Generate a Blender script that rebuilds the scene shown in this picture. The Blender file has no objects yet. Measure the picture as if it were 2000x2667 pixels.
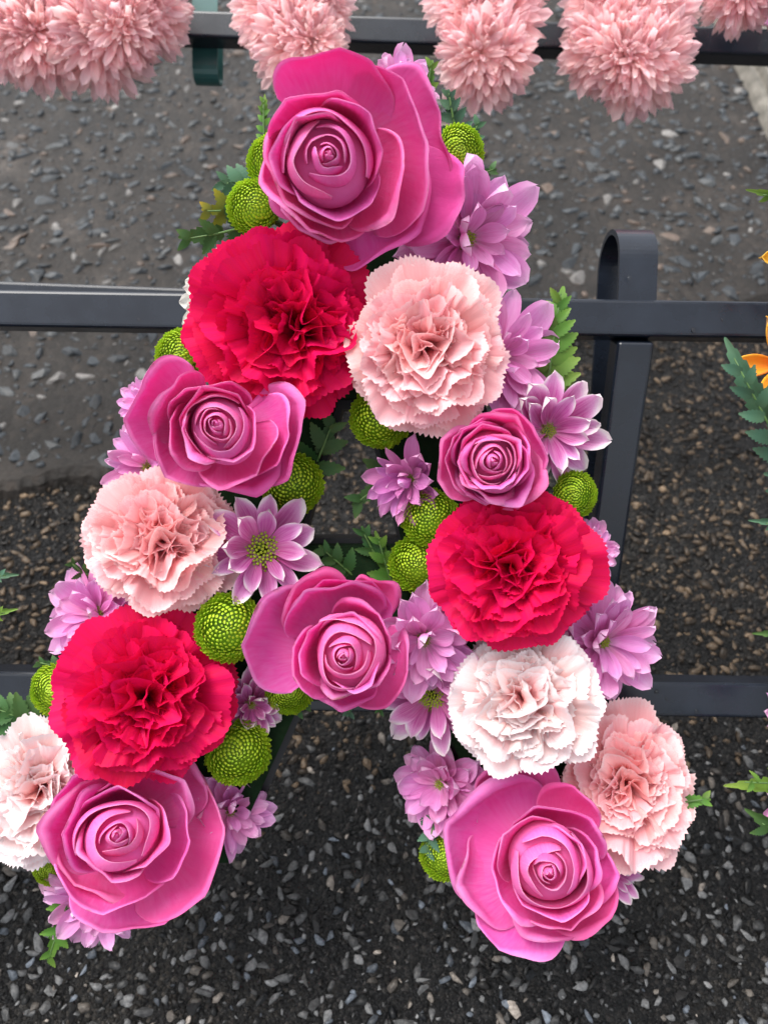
import bpy, bmesh, math, random
import numpy as np
from mathutils import Vector, Matrix, Quaternion
rnd = random.Random(7)
nrs = np.random.RandomState(11)
R_ = math.radians
scn = bpy.context.scene
COL = scn.collection

# ------------------------------------------------------------------ camera, sky, sun, exposure
F_PX, IW, IH = 2144.0, 2000.0, 2667.0
CAM_Z, PITCH, ROLL = 0.60, R_(55.0), R_(0.9)
cam_d = bpy.data.cameras.new('camera')
cam = bpy.data.objects.new('camera', cam_d)
COL.objects.link(cam)
cam_d.sensor_fit = 'HORIZONTAL'
cam_d.sensor_width = 36.0
cam_d.lens = 36.0 * F_PX / IW
cam_d.clip_start, cam_d.clip_end = 0.01, 300.0
CAM_M = Matrix.Translation((0, 0, CAM_Z)) @ Matrix.Rotation(math.pi / 2 - PITCH, 4, 'X') @ Matrix.Rotation(ROLL, 4, 'Z')
cam.matrix_world = CAM_M
cam_d.dof.use_dof = True
cam_d.dof.focus_distance = 0.405
cam_d.dof.aperture_fstop = 12.5
scn.camera = cam

SUN_EL, SUN_AZ = 66.0, 305.0          # azimuth: direction the light comes from, degrees from +Y clockwise
world = bpy.data.worlds.new('World')
scn.world = world
world.use_nodes = True
wn, wl = world.node_tree.nodes, world.node_tree.links
wn.clear()
sky = wn.new('ShaderNodeTexSky'); sky.sky_type = 'NISHITA'; sky.sun_disc = False
sky.sun_elevation = R_(SUN_EL); sky.sun_rotation = R_(SUN_AZ)
sky.air_density = 1.0; sky.dust_density = 4.0; sky.ozone_density = 1.0
hs = wn.new('ShaderNodeHueSaturation'); hs.inputs['Saturation'].default_value = 0.22
bg = wn.new('ShaderNodeBackground'); bg.inputs['Strength'].default_value = 0.15
wo = wn.new('ShaderNodeOutputWorld')
wl.new(sky.outputs[0], hs.inputs['Color']); wl.new(hs.outputs[0], bg.inputs['Color']); wl.new(bg.outputs[0], wo.inputs['Surface'])
sun_d = bpy.data.lights.new('sun', 'SUN'); sun_d.energy = 1.1; sun_d.angle = R_(40); sun_d.color = (1.0, 0.96, 0.9)
sun = bpy.data.objects.new('sun', sun_d); COL.objects.link(sun)
_a, _e = R_(SUN_AZ), R_(SUN_EL)
sun_dir = Vector((math.sin(_a) * math.cos(_e), math.cos(_a) * math.cos(_e), math.sin(_e)))
sun.rotation_euler = sun_dir.to_track_quat('Z', 'Y').to_euler(); sun.location = sun_dir * 5
vs = scn.view_settings
vs.view_transform = 'Standard'; vs.look = 'None'; vs.gamma = 1.0; vs.use_curve_mapping = False; vs.exposure = 1.2
scn.cycles.use_denoising = True
scn.cycles.max_bounces = 10; scn.cycles.diffuse_bounces = 6; scn.cycles.transmission_bounces = 6
scn.cycles.sample_clamp_indirect = 6.0

# ------------------------------------------------------------------ pixel geometry
D = 2000.0 / 1659.0                  # positions below are read from a 1659 px wide view of the photograph
CAM_P = Vector((0, 0, CAM_Z))
C3 = CAM_M.to_3x3()
RIGHT, UPV, FWD = C3 @ Vector((1, 0, 0)), C3 @ Vector((0, 1, 0)), C3 @ Vector((0, 0, -1))
def ray(x, y):
    return FWD + RIGHT * ((x * D - IW / 2) / F_PX) - UPV * ((y * D - IH / 2) / F_PX)
STAND_O = CAM_P + FWD * 0.48          # the letter stand's slanted plane
_ne = PITCH - R_(3.7)
SN = Vector((0, -math.cos(_ne), math.sin(_ne))); SX = Vector((1, 0, 0)); SU = SN.cross(SX)
def on_plane(x, y, n):
    r = ray(x, y); o = STAND_O + SN * n
    return CAM_P + r * ((o - CAM_P).dot(SN) / r.dot(SN))
def on_ground(x, y, z=0.0):
    r = ray(x, y)
    return CAM_P + r * ((z - CAM_Z) / r.z)
def at_depth(x, y, d):
    return CAM_P + ray(x, y) * d

# ------------------------------------------------------------------ object helpers
def link(o, parent=None):
    COL.objects.link(o)
    if parent is not None:
        o.parent = parent
    return o
def tag(o, label=None, cat=None, group=None, kind=None):
    if label: o['label'] = label
    if cat: o['category'] = cat
    if group: o['group'] = group
    if kind: o['kind'] = kind
    return o
def empty(name, M):
    o = bpy.data.objects.new(name, None); o.empty_display_size = 0.01
    COL.objects.link(o); o.matrix_world = M
    return o
def mesh_np(name, V, F, mat=None, uv=None, smooth=True, col=None):
    me = bpy.data.meshes.new(name)
    me.from_pydata([tuple(p) for p in np.asarray(V, float)], [], [tuple(int(i) for i in f) for f in F])
    if uv is not None:
        L = me.uv_layers.new(name='UVMap')
        vi = np.empty(len(me.loops), np.int32); me.loops.foreach_get('vertex_index', vi)
        L.data.foreach_set('uv', np.asarray(uv, np.float32)[vi].ravel())
    if col is not None:
        a = me.color_attributes.new('tint', 'FLOAT_COLOR', 'POINT')
        a.data.foreach_set('color', np.asarray(col, np.float32).ravel())
    if smooth:
        me.polygons.foreach_set('use_smooth', [True] * len(me.polygons))
    if mat: me.materials.append(mat)
    me.update()
    return me
def part(name, me, parent, M=None, mat=None):
    o = bpy.data.objects.new(name, me)
    link(o, parent)
    if M is not None: o.matrix_local = M
    return o
def grid_faces(nu, nv, off=0, flip=False):
    f = []
    for j in range(nv - 1):
        for i in range(nu - 1):
            a = off + j * nu + i
            q = (a, a + 1, a + nu + 1, a + nu)
            f.append(q[::-1] if flip else q)
    return f
def sheet(name, P, mat, th=0.0, smooth=True):
    """P[nv,nu,3] surface -> mesh, optionally with real thickness and closed rim; UV = (across, along)"""
    nv, nu = P.shape[:2]
    uu, vv = np.meshgrid(np.linspace(0, 1, nu), np.linspace(0, 1, nv))
    uv = np.stack([uu, vv], -1).reshape(-1, 2)
    V = P.reshape(-1, 3)
    F = grid_faces(nu, nv)
    if th > 0:
        du = np.gradient(P, axis=1); dv = np.gradient(P, axis=0)
        n = np.cross(du, dv); n /= (np.linalg.norm(n, axis=-1, keepdims=True) + 1e-12)
        B = (P - n * th).reshape(-1, 3)
        N = nu * nv
        V = np.concatenate([V, B]); uv = np.concatenate([uv, uv])
        F += grid_faces(nu, nv, N, True)
        top = [(nv - 1) * nu + i for i in range(nu)]
        lef = [j * nu for j in range(nv)]; rig = [j * nu + nu - 1 for j in range(nv)]
        for ring, fl in ((top, False), (lef, False), (rig, True)):
            for a, b in zip(ring[:-1], ring[1:]):
                q = (a, b, b + N, a + N)
                F.append(q[::-1] if (ring is top or fl) and not (ring is rig) else q)
    return mesh_np(name, V, F, mat, uv, smooth)
def tube(name, pts, r0, r1, mat, seg=8):
    V, F = [], []
    n = len(pts)
    for k, p in enumerate(pts):
        p = Vector(p)
        t = (Vector(pts[min(k + 1, n - 1)]) - Vector(pts[max(k - 1, 0)])).normalized()
        a = t.orthogonal().normalized(); b = t.cross(a)
        if k and a.dot(pa) < 0: a, b = -a, -b
        if k:
            a = (pa - t * pa.dot(t)).normalized(); b = t.cross(a)
        pa = a
        r = r0 + (r1 - r0) * k / (n - 1)
        for i in range(seg):
            an = 2 * math.pi * i / seg
            V.append(p + a * (r * math.cos(an)) + b * (r * math.sin(an)))
    for k in range(n - 1):
        for i in range(seg):
            j = (i + 1) % seg
            F.append((k * seg + i, k * seg + j, (k + 1) * seg + j, (k + 1) * seg + i))
    F.append(tuple(range(seg))[::-1]); F.append(tuple((n - 1) * seg + i for i in range(seg)))
    return mesh_np(name, V, F, mat)
def smoothstep(a, b, x):
    t = np.clip((x - a) / (b - a), 0, 1)
    return t * t * (3 - 2 * t)

# ------------------------------------------------------------------ materials
def new_mat(name):
    m = bpy.data.materials.new(name); m.use_nodes = True
    nt = m.node_tree; nt.nodes.clear()
    return m, nt.nodes, nt.links
def ramp(n, stops):
    r = n.new('ShaderNodeValToRGB')
    el = r.color_ramp.elements
    while len(el) < len(stops): el.new(0.5)
    for e, (p, c) in zip(el, stops):
        e.position = p; e.color = (c[0], c[1], c[2], 1)
    return r
def petal_mat(name, stops, vein=0.10, trans=0.28, rough=0.55, var=0.10, hue=0.012, veinscale=(38, 1.6), vein_tint=None, sheen=0.15, edge=None, bump=0.12, spec=0.18, mottle=None, margin=False, bruise=0.0, grain=0.0):
    """stops: colour from the petal's base (0) to its rim (1)"""
    m, n, l = new_mat(name)
    out = n.new('ShaderNodeOutputMaterial')
    uv = n.new('ShaderNodeUVMap'); uv.uv_map = 'UVMap'
    sep = n.new('ShaderNodeSeparateXYZ'); l.new(uv.outputs[0], sep.inputs[0])
    oi = n.new('ShaderNodeObjectInfo')
    # blotchy shift of the gradient
    tc = n.new('ShaderNodeTexCoord')
    nz = n.new('ShaderNodeTexNoise'); nz.inputs['Scale'].default_value = 70; nz.inputs['Detail'].default_value = 3
    l.new(tc.outputs['Object'], nz.inputs['Vector'])
    mad = n.new('ShaderNodeMath'); mad.operation = 'MULTIPLY_ADD'; mad.inputs[1].default_value = 0.22; 
    sub = n.new('ShaderNodeMath'); sub.operation = 'SUBTRACT'; sub.inputs[1].default_value = 0.11
    l.new(nz.outputs['Fac'], mad.inputs[0]); l.new(sep.outputs['Y'], mad.inputs[2]); l.new(mad.outputs[0], sub.inputs[0])
    rp = ramp(n, stops); gsrc = sub.outputs[0]
    if margin:
        ab = n.new('ShaderNodeMath'); ab.operation = 'MULTIPLY_ADD'; ab.inputs[1].default_value = 2; ab.inputs[2].default_value = -1; l.new(sep.outputs['X'], ab.inputs[0])
        pw = n.new('ShaderNodeMath'); pw.operation = 'POWER'; pw.inputs[1].default_value = 2.0
        aa = n.new('ShaderNodeMath'); aa.operation = 'ABSOLUTE'; l.new(ab.outputs[0], aa.inputs[0]); l.new(aa.outputs[0], pw.inputs[0])
        ml = n.new('ShaderNodeMath'); ml.operation = 'MULTIPLY'; l.new(pw.outputs[0], ml.inputs[0]); l.new(sep.outputs['Y'], ml.inputs[1])
        m8 = n.new('ShaderNodeMath'); m8.operation = 'MULTIPLY_ADD'; m8.inputs[1].default_value = 0.42; l.new(ml.outputs[0], m8.inputs[0])
        m9 = n.new('ShaderNodeMath'); m9.operation = 'MULTIPLY'; m9.inputs[1].default_value = 0.88; l.new(gsrc, m9.inputs[0]); l.new(m9.outputs[0], m8.inputs[2])
        gsrc = m8.outputs[0]
    l.new(gsrc, rp.inputs[0])
    col = rp.outputs[0]
    # veins running along the petal
    mp = n.new('ShaderNodeMapping'); mp.inputs['Scale'].default_value = (veinscale[0], veinscale[1], 1)
    l.new(uv.outputs[0], mp.inputs[0])
    addv = n.new('ShaderNodeVectorMath'); addv.operation = 'ADD'
    cmb = n.new('ShaderNodeCombineXYZ'); mr = n.new('ShaderNodeMath'); mr.operation = 'MULTIPLY'; mr.inputs[1].default_value = 57.0
    l.new(oi.outputs['Random'], mr.inputs[0]); l.new(mr.outputs[0], cmb.inputs['X']); l.new(mr.outputs[0], cmb.inputs['Y'])
    l.new(mp.outputs[0], addv.inputs[0]); l.new(cmb.outputs[0], addv.inputs[1])
    vn = n.new('ShaderNodeTexNoise'); vn.inputs['Scale'].default_value = 1.0; vn.inputs['Detail'].default_value = 4; vn.inputs['Roughness'].default_value = 0.6
    l.new(addv.outputs[0], vn.inputs['Vector'])
    vr = n.new('ShaderNodeMapRange'); vr.inputs['From Min'].default_value = 0.35; vr.inputs['From Max'].default_value = 0.65
    l.new(vn.outputs['Fac'], vr.inputs['Value'])
    mx = n.new('ShaderNodeMix'); mx.data_type = 'RGBA'; mx.blend_type = 'MIX'
    vm = n.new('ShaderNodeMath'); vm.operation = 'MULTIPLY'; vm.inputs[1].default_value = vein
    l.new(vr.outputs[0], vm.inputs[0]); l.new(vm.outputs[0], mx.inputs['Factor'])
    l.new(col, mx.inputs['A'])
    mx.inputs['B'].default_value = (*(vein_tint or (0.95, 0.75, 0.85)), 1)
    col = mx.outputs['Result']
    if bruise:
        b1 = n.new('ShaderNodeTexNoise'); b1.inputs['Scale'].default_value = 130; b1.inputs['Detail'].default_value = 4; l.new(tc.outputs['Object'], b1.inputs['Vector'])
        b2 = n.new('ShaderNodeMapRange'); b2.inputs['From Min'].default_value = 0.60; b2.inputs['From Max'].default_value = 0.72; l.new(b1.outputs['Fac'], b2.inputs['Value'])
        b3 = n.new('ShaderNodeMapRange'); b3.inputs['From Min'].default_value = 0.90; b3.inputs['From Max'].default_value = 0.99; b3.inputs['To Min'].default_value = 0.0; b3.inputs['To Max'].default_value = bruise; l.new(sep.outputs['Y'], b3.inputs['Value'])
        b4 = n.new('ShaderNodeMath'); b4.operation = 'MULTIPLY'; l.new(b2.outputs[0], b4.inputs[0]); l.new(b3.outputs[0], b4.inputs[1])
        b5 = n.new('ShaderNodeMix'); b5.data_type = 'RGBA'; l.new(b4.outputs[0], b5.inputs['Factor']); l.new(col, b5.inputs['A']); b5.inputs['B'].default_value = (0.42, 0.16, 0.15, 1)
        col = b5.outputs['Result']
    if mottle:
        m5 = n.new('ShaderNodeTexNoise'); m5.inputs['Scale'].default_value = 28; m5.inputs['Detail'].default_value = 2
        l.new(tc.outputs['Object'], m5.inputs['Vector'])
        m6 = n.new('ShaderNodeMapRange'); m6.inputs['From Min'].default_value = 0.42; m6.inputs['From Max'].default_value = 0.68; m6.inputs['To Max'].default_value = 0.75
        l.new(m5.outputs['Fac'], m6.inputs['Value'])
        m7 = n.new('ShaderNodeMix'); m7.data_type = 'RGBA'; l.new(m6.outputs[0], m7.inputs['Factor']); l.new(col, m7.inputs['A']); m7.inputs['B'].default_value = (*mottle, 1)
        col = m7.outputs['Result']
    # each petal a little different
    hsv = n.new('ShaderNodeHueSaturation')
    h = n.new('ShaderNodeMapRange'); h.inputs['To Min'].default_value = 0.5 - hue; h.inputs['To Max'].default_value = 0.5 + hue
    v = n.new('ShaderNodeMapRange'); v.inputs['To Min'].default_value = 1 - var; v.inputs['To Max'].default_value = 1 + var
    m2 = n.new('ShaderNodeMath'); m2.operation = 'FRACT'; m3 = n.new('ShaderNodeMath'); m3.operation = 'MULTIPLY'; m3.inputs[1].default_value = 7.31
    l.new(oi.outputs['Random'], h.inputs['Value']); l.new(oi.outputs['Random'], m3.inputs[0]); l.new(m3.outputs[0], m2.inputs[0]); l.new(m2.outputs[0], v.inputs['Value'])
    l.new(h.outputs[0], hsv.inputs['Hue']); l.new(v.outputs[0], hsv.inputs['Value']); l.new(col, hsv.inputs['Color'])
    col = hsv.outputs[0]
    bs = n.new('ShaderNodeBsdfPrincipled'); bs.inputs['Roughness'].default_value = rough
    bs.inputs['Specular IOR Level'].default_value = spec
    bs.inputs['Sheen Weight'].default_value = sheen; bs.inputs['Sheen Roughness'].default_value = 0.4
    l.new(col, bs.inputs['Base Color'])
    bp = n.new('ShaderNodeBump'); bp.inputs['Strength'].default_value = bump; bp.inputs['Distance'].default_value = 0.001
    l.new(vn.outputs['Fac'], bp.inputs['Height']); l.new(bp.outputs[0], bs.inputs['Normal'])
    if grain:
        g1 = n.new('ShaderNodeTexNoise'); g1.inputs['Scale'].default_value = 900; g1.inputs['Detail'].default_value = 3; l.new(tc.outputs['Object'], g1.inputs['Vector'])
        g0 = n.new('ShaderNodeTexNoise'); g0.inputs['Scale'].default_value = 110; g0.inputs['Detail'].default_value = 4; l.new(tc.outputs['Object'], g0.inputs['Vector'])
        gb = n.new('ShaderNodeBump'); gb.inputs['Strength'].default_value = grain; gb.inputs['Distance'].default_value = 0.0012; l.new(g0.outputs['Fac'], gb.inputs['Height']); l.new(bp.outputs[0], gb.inputs['Normal'])
        gc_ = n.new('ShaderNodeBump'); gc_.inputs['Strength'].default_value = grain * 0.6; gc_.inputs['Distance'].default_value = 0.0004; l.new(g1.outputs['Fac'], gc_.inputs['Height']); l.new(gb.outputs[0], gc_.inputs['Normal'])
        bp = gc_; l.new(bp.outputs[0], bs.inputs['Normal'])
    tr = n.new('ShaderNodeBsdfTranslucent'); l.new(col, tr.inputs['Color']); l.new(bp.outputs[0], tr.inputs['Normal'])
    ms = n.new('ShaderNodeMixShader'); ms.inputs[0].default_value = trans
    l.new(bs.outputs[0], ms.inputs[1]); l.new(tr.outputs[0], ms.inputs[2]); l.new(ms.outputs[0], out.inputs['Surface'])
    return m
def paint_mat(name, c, rough=0.3, noise=0.25, scale=40, spec=0.5, c2=None, metal=0.0, bump=0.0, coat=0.0):
    m, n, l = new_mat(name)
    out = n.new('ShaderNodeOutputMaterial'); bs = n.new('ShaderNodeBsdfPrincipled')
    tc = n.new('ShaderNodeTexCoord'); nz = n.new('ShaderNodeTexNoise'); nz.inputs['Scale'].default_value = scale; nz.inputs['Detail'].default_value = 5
    l.new(tc.outputs['Object'], nz.inputs['Vector'])
    rp = ramp(n, [(0.3, c), (0.75, c2 or tuple(x * 1.5 for x in c))]); l.new(nz.outputs['Fac'], rp.inputs[0]); l.new(rp.outputs[0], bs.inputs['Base Color'])
    mr = n.new('ShaderNodeMapRange'); mr.inputs['To Min'].default_value = max(rough - noise * 0.5, 0.05); mr.inputs['To Max'].default_value = rough + noise * 0.5
    l.new(nz.outputs['Fac'], mr.inputs['Value']); l.new(mr.outputs[0], bs.inputs['Roughness'])
    bs.inputs['Specular IOR Level'].default_value = spec; bs.inputs['Metallic'].default_value = metal; bs.inputs['Coat Weight'].default_value = coat
    if bump:
        b = n.new('ShaderNodeBump'); b.inputs['Strength'].default_value = bump; b.inputs['Distance'].default_value = 0.001
        l.new(nz.outputs['Fac'], b.inputs['Height']); l.new(b.outputs[0], bs.inputs['Normal'])
    l.new(bs.outputs[0], out.inputs['Surface'])
    return m
M = {}
M['rose'] = petal_mat('rose_petal', [(0.0, (0.88, 0.56, 0.56)), (0.18, (0.87, 0.16, 0.46)), (0.5, (0.84, 0.10, 0.455)), (0.86, (0.86, 0.18, 0.54)), (1.0, (0.89, 0.36, 0.67))], vein=0.38, trans=0.40, bump=0.16, vein_tint=(0.88, 0.32, 0.70), sheen=0.0, mottle=(0.86, 0.10, 0.42), var=0.08, rough=0.68, veinscale=(40, 3.4), bruise=0.9, grain=0.4, spec=0.12)
M['rose_heart'] = petal_mat('rose_heart_petal', [(0.0, (0.88, 0.16, 0.48)), (0.6, (0.88, 0.16, 0.50)), (0.88, (0.88, 0.22, 0.56)), (1.0, (0.91, 0.44, 0.70))], vein=0.25, trans=0.40, bump=0.10, vein_tint=(0.92, 0.38, 0.72), sheen=0.0, var=0.05, rough=0.68, veinscale=(44, 3.4), bruise=0.5, grain=0.3, spec=0.12)
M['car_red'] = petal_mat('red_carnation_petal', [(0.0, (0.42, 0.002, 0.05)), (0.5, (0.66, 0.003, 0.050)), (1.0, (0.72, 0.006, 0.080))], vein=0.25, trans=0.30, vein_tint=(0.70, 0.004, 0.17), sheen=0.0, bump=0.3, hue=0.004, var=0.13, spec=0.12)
M['car_pink'] = petal_mat('pink_carnation_petal', [(0.0, (0.88, 0.28, 0.30)), (0.5, (0.90, 0.38, 0.40)), (0.90, (0.91, 0.48, 0.50)), (1.0, (0.91, 0.64, 0.65))], vein=0.20, trans=0.30, vein_tint=(0.95, 0.72, 0.70), bump=0.25, sheen=0.0, var=0.06)
M['car_blush'] = petal_mat('blush_carnation_petal', [(0.0, (0.88, 0.27, 0.27)), (0.55, (0.88, 0.42, 0.41)), (0.85, (0.86, 0.64, 0.63)), (1.0, (0.81, 0.76, 0.77))], vein=0.25, trans=0.30, vein_tint=(0.95, 0.86, 0.86), bump=0.25, sheen=0.0, var=0.05)
M['lilac'] = petal_mat('lilac_chrysanthemum_petal', [(0.0, (0.70, 0.36, 0.54)), (0.35, (0.70, 0.19, 0.48)), (0.8, (0.76, 0.29, 0.60)), (1.0, (0.86, 0.58, 0.80))], bump=0.35, veinscale=(16, 1.0), vein=0.35, trans=0.30, vein_tint=(0.86, 0.55, 0.82), hue=0.016, sheen=0.0)
M['mauve'] = petal_mat('mauve_chrysanthemum_petal', [(0.0, (0.70, 0.42, 0.55)), (0.4, (0.54, 0.12, 0.40)), (0.85, (0.60, 0.19, 0.48)), (1.0, (0.74, 0.42, 0.66))], vein=0.3, trans=0.28, vein_tint=(0.75, 0.45, 0.68), hue=0.02, sheen=0.0)
M['whitetip'] = petal_mat('white_tipped_petal', [(0.0, (0.62, 0.30, 0.48)), (0.25, (0.46, 0.04, 0.24)), (0.60, (0.54, 0.09, 0.35)), (0.78, (0.72, 0.32, 0.60)), (0.93, (0.88, 0.80, 0.86)), (1.0, (0.90, 0.90, 0.85))], margin=True, bump=0.35, veinscale=(16, 1.0), vein=0.30, trans=0.28, vein_tint=(0.85, 0.55, 0.78), hue=0.012, sheen=0.0)
M['white'] = petal_mat('white_petal', [(0.0, (0.75, 0.78, 0.55)), (0.5, (0.85, 0.86, 0.78)), (1.0, (0.88, 0.88, 0.84))], vein=0.1, trans=0.28, sheen=0.0)
M['shell'] = petal_mat('shell_pink_chrysanthemum_petal', [(0.0, (0.98, 0.68, 0.58)), (0.4, (0.98, 0.62, 0.62)), (1.0, (0.98, 0.73, 0.75))], vein=0.25, trans=0.55, vein_tint=(0.96, 0.78, 0.78), hue=0.018, var=0.10, sheen=0.0)
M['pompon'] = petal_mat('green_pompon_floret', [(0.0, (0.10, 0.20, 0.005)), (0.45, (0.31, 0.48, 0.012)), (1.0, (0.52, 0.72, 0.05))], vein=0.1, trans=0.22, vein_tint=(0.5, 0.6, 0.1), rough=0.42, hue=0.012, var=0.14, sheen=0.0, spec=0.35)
M['disk'] = paint_mat('flower_disk', (0.22, 0.30, 0.015), 0.6, 0.2, 400, 0.3, (0.42, 0.46, 0.03), bump=0.4)
M['orange'] = petal_mat('orange_petal', [(0.0, (0.85, 0.18, 0.01)), (0.5, (0.88, 0.36, 0.01)), (1.0, (0.90, 0.55, 0.05))], vein=0.15, trans=0.28, vein_tint=(0.95, 0.7, 0.2))
M['fern'] = petal_mat('fern_leaf', [(0.0, (0.035, 0.085, 0.02)), (0.6, (0.045, 0.115, 0.035)), (1.0, (0.075, 0.15, 0.04))], vein=0.12, trans=0.22, vein_tint=(0.10, 0.18, 0.06), rough=0.42, hue=0.02, var=0.22, sheen=0.0)
M['fern_young'] = petal_mat('young_fern_leaf', [(0.0, (0.06, 0.14, 0.02)), (0.6, (0.10, 0.21, 0.03)), (1.0, (0.17, 0.27, 0.05))], vein=0.12, trans=0.25, vein_tint=(0.18, 0.28, 0.08), rough=0.42, hue=0.02, var=0.15, sheen=0.0)
M['fern_blue'] = petal_mat('blue_green_fern_leaf', [(0.0, (0.05, 0.10, 0.05)), (0.6, (0.06, 0.14, 0.085)), (1.0, (0.09, 0.17, 0.10))], vein=0.12, trans=0.2, vein_tint=(0.10, 0.2, 0.12), rough=0.42, hue=0.02, var=0.2, sheen=0.0)
M['fern_yellow'] = petal_mat('yellowing_fern_leaf', [(0.0, (0.10, 0.14, 0.03)), (0.6, (0.22, 0.24, 0.03)), (1.0, (0.45, 0.36, 0.03))], vein=0.12, trans=0.22, vein_tint=(0.4, 0.35, 0.05), rough=0.45, hue=0.02, var=0.2, sheen=0.0)
M['stem'] = paint_mat('stem_green', (0.06, 0.12, 0.03), 0.5, 0.2, 200, 0.4)
M['bar'] = paint_mat('black_paint', (0.007, 0.010, 0.017), 0.24, 0.12, 60, 0.5, (0.012, 0.017, 0.027), bump=0.02)
M['hookpaint'] = paint_mat('green_paint', (0.02, 0.085, 0.08), 0.35, 0.2, 60, 0.5)
M['tray'] = paint_mat('black_plastic', (0.008, 0.008, 0.010), 0.45, 0.2, 80, 0.4)
M['foam'] = paint_mat('floral_foam', (0.006, 0.016, 0.006), 0.9, 0.1, 300, 0.1, bump=0.5)
M['ribbon'] = paint_mat('white_card', (0.75, 0.75, 0.70), 0.5, 0.1, 30, 0.3, (0.82, 0.82, 0.78))
M['water'] = None

# ------------------------------------------------------------------ petal shapes
def rose_petal(name, phi, W, Rr, Z, bulge=None, roll=0.003, amax=150, tip=0.0, skew=0.06, drop=0.5, mat=None, seed=0, th=0.0003, nu=39, nv=20, base=0.0025, lean=0.35, v0=0.74, power=3.2, tipx=0.0, heartp=False, crease=0.0, tri=0.0, poly=0.0, hug=None, und=0.0, bowl=0.0):
    rs = np.random.RandomState(seed)
    s = np.linspace(-1, 1, nu)[None, :]; v = np.linspace(0, 1, nv)[:, None]
    a_ = np.abs(s)
    c2 = rs.uniform(-0.7, 0.7)
    cusp = tip * (np.exp(-np.abs(s - tipx) / 0.30) + 0.55 * np.exp(-np.abs(s - c2) / 0.16) - 0.35)
    top = 1 - drop * a_ ** power + 0.025 * np.sin(s * rs.uniform(3, 6) + rs.uniform(0, 6))
    b = np.minimum(v / v0, 1.0) * top
    if bulge is None: bulge = Rr * 0.75
    P0 = (base, 0.0); P1 = (bulge, 0.16 * Z); P2 = (Rr * (1 - lean) + bulge * lean * 0.55, 0.70 * Z); P3 = (Rr, Z)
    if bowl: P1 = (Rr * 0.80, -0.02 * Z); P2 = (Rr * (1.0 - 0.10 * (1 - bowl)), 0.45 * Z)
    if heartp: P1 = (bulge * 1.15, 0.62 * Z); P2 = (bulge * 1.02, 0.96 * Z)
    def bez(t):
        c = [(1 - t) ** 3, 3 * t * (1 - t) ** 2, 3 * t * t * (1 - t), t ** 3]
        return sum(k * p[0] for k, p in zip(c, (P0, P1, P2, P3))), sum(k * p[1] for k, p in zip(c, (P0, P1, P2, P3)))
    if hug:
        hr, hz = hug
        def bez(t):
            t1 = np.clip(t / 0.6, 0, 1); t2 = np.clip((t - 0.6) / 0.4, 0, None)
            r_ = np.where(t < 0.6, hr * (0.55 + 0.45 * np.sin(t1 * math.pi / 2)), hr + (Rr - hr) * t2)
            z_ = np.where(t < 0.6, hz * t1, hz + (Z - hz) * (1 - (1 - np.clip(t2, 0, 1)) ** 1.35) + (Z - hz) * 0.3 * np.clip(t2 - 1, 0, None))
            return r_, z_
    r, z = bez(b)
    r2, z2 = bez(b + 0.01)
    tr, tz = r2 - r, z2 - z
    ln = np.sqrt(tr ** 2 + tz ** 2) + 1e-9; tr, tz = tr / ln, tz / ln
    q = np.clip((v - v0) / (1 - v0), 0, 1)
    ph = rs.uniform(0, 6.28)
    rho = roll * (0.75 + 0.35 * np.sin(2.4 * s + ph) + 0.25 * np.sin(5.3 * s + ph * 2))
    rho = np.clip(rho, roll * 0.3, None) * (1 - 0.75 * a_ ** 3)
    aa = q * R_(amax) * (0.85 + 0.15 * np.cos(3 * s + ph))
    r = r + tr * rho * np.sin(aa) + tz * rho * (1 - np.cos(aa))
    z = z + tz * rho * np.sin(aa) - tr * rho * (1 - np.cos(aa))
    r = r * (1 + skew * s * b)
    wob = b ** 2
    r = r + Rr * wob * (0.030 * np.sin(2.1 * s + rs.uniform(0, 6)) + 0.016 * np.sin(5.2 * s + rs.uniform(0, 6)) + 0.006 * np.sin(13 * s + rs.uniform(0, 6)))
    z = z + Z * wob * (0.030 * np.sin(2.6 * s + rs.uniform(0, 6)) + 0.018 * np.sin(6.1 * s + rs.uniform(0, 6)))
    if poly:
        kn = np.array([-1.0, -0.45, 0.12, 0.62, 1.0]) + np.append(np.append(0, rs.uniform(-0.14, 0.14, 3)), 0)
        rk = 1.0 + rs.uniform(-0.055, 0.055, 5) * poly; rk[2] += 0.03 * poly; an = kn * W
        sv = s[0] * W; kk = np.clip(np.searchsorted(an, sv) - 1, 0, 3)
        t1, t2, q1, q2 = an[kk], an[kk + 1], rk[kk], rk[kk + 1]
        fac = q1 * q2 * np.sin(t2 - t1) / (q1 * np.sin(np.clip(sv - t1, 0, 9)) + q2 * np.sin(np.clip(t2 - sv, 0, 9)) + 1e-9)
        r = r * (1 + (np.clip(fac, 0.85, 1.15)[None, :] - 1) * b ** 3)
    else:
        r = r * (1 + cusp * b ** 5)
    z = z + crease * Rr * np.abs(s - c2) * b ** 2
    z = z + und * Rr * b ** 2 * (np.sin(2.9 * s + rs.uniform(0, 6)) + 0.6 * np.sin(6.7 * s + rs.uniform(0, 6)) + 0.22 * np.sin(15 * s + rs.uniform(0, 6)) * b ** 2)
    r = r + und * 0.35 * Rr * b ** 4 * (0.6 * np.sin(9.1 * s + rs.uniform(0, 6)) + 0.4 * np.sin(21 * s + rs.uniform(0, 6)))
    th_ = phi + s * W * (0.92 + 0.08 * b) + 0.03 * np.sin(4 * b + ph)
    r = r * (1 + tri * np.cos(3 * th_ + seed * 1.3))
    ofs = 0.05 * Rr * b
    P = np.stack([r * np.cos(th_) + ofs * math.cos(seed * 2.4), r * np.sin(th_) + ofs * math.sin(seed * 2.4), z + 0 * th_], -1)
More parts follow.
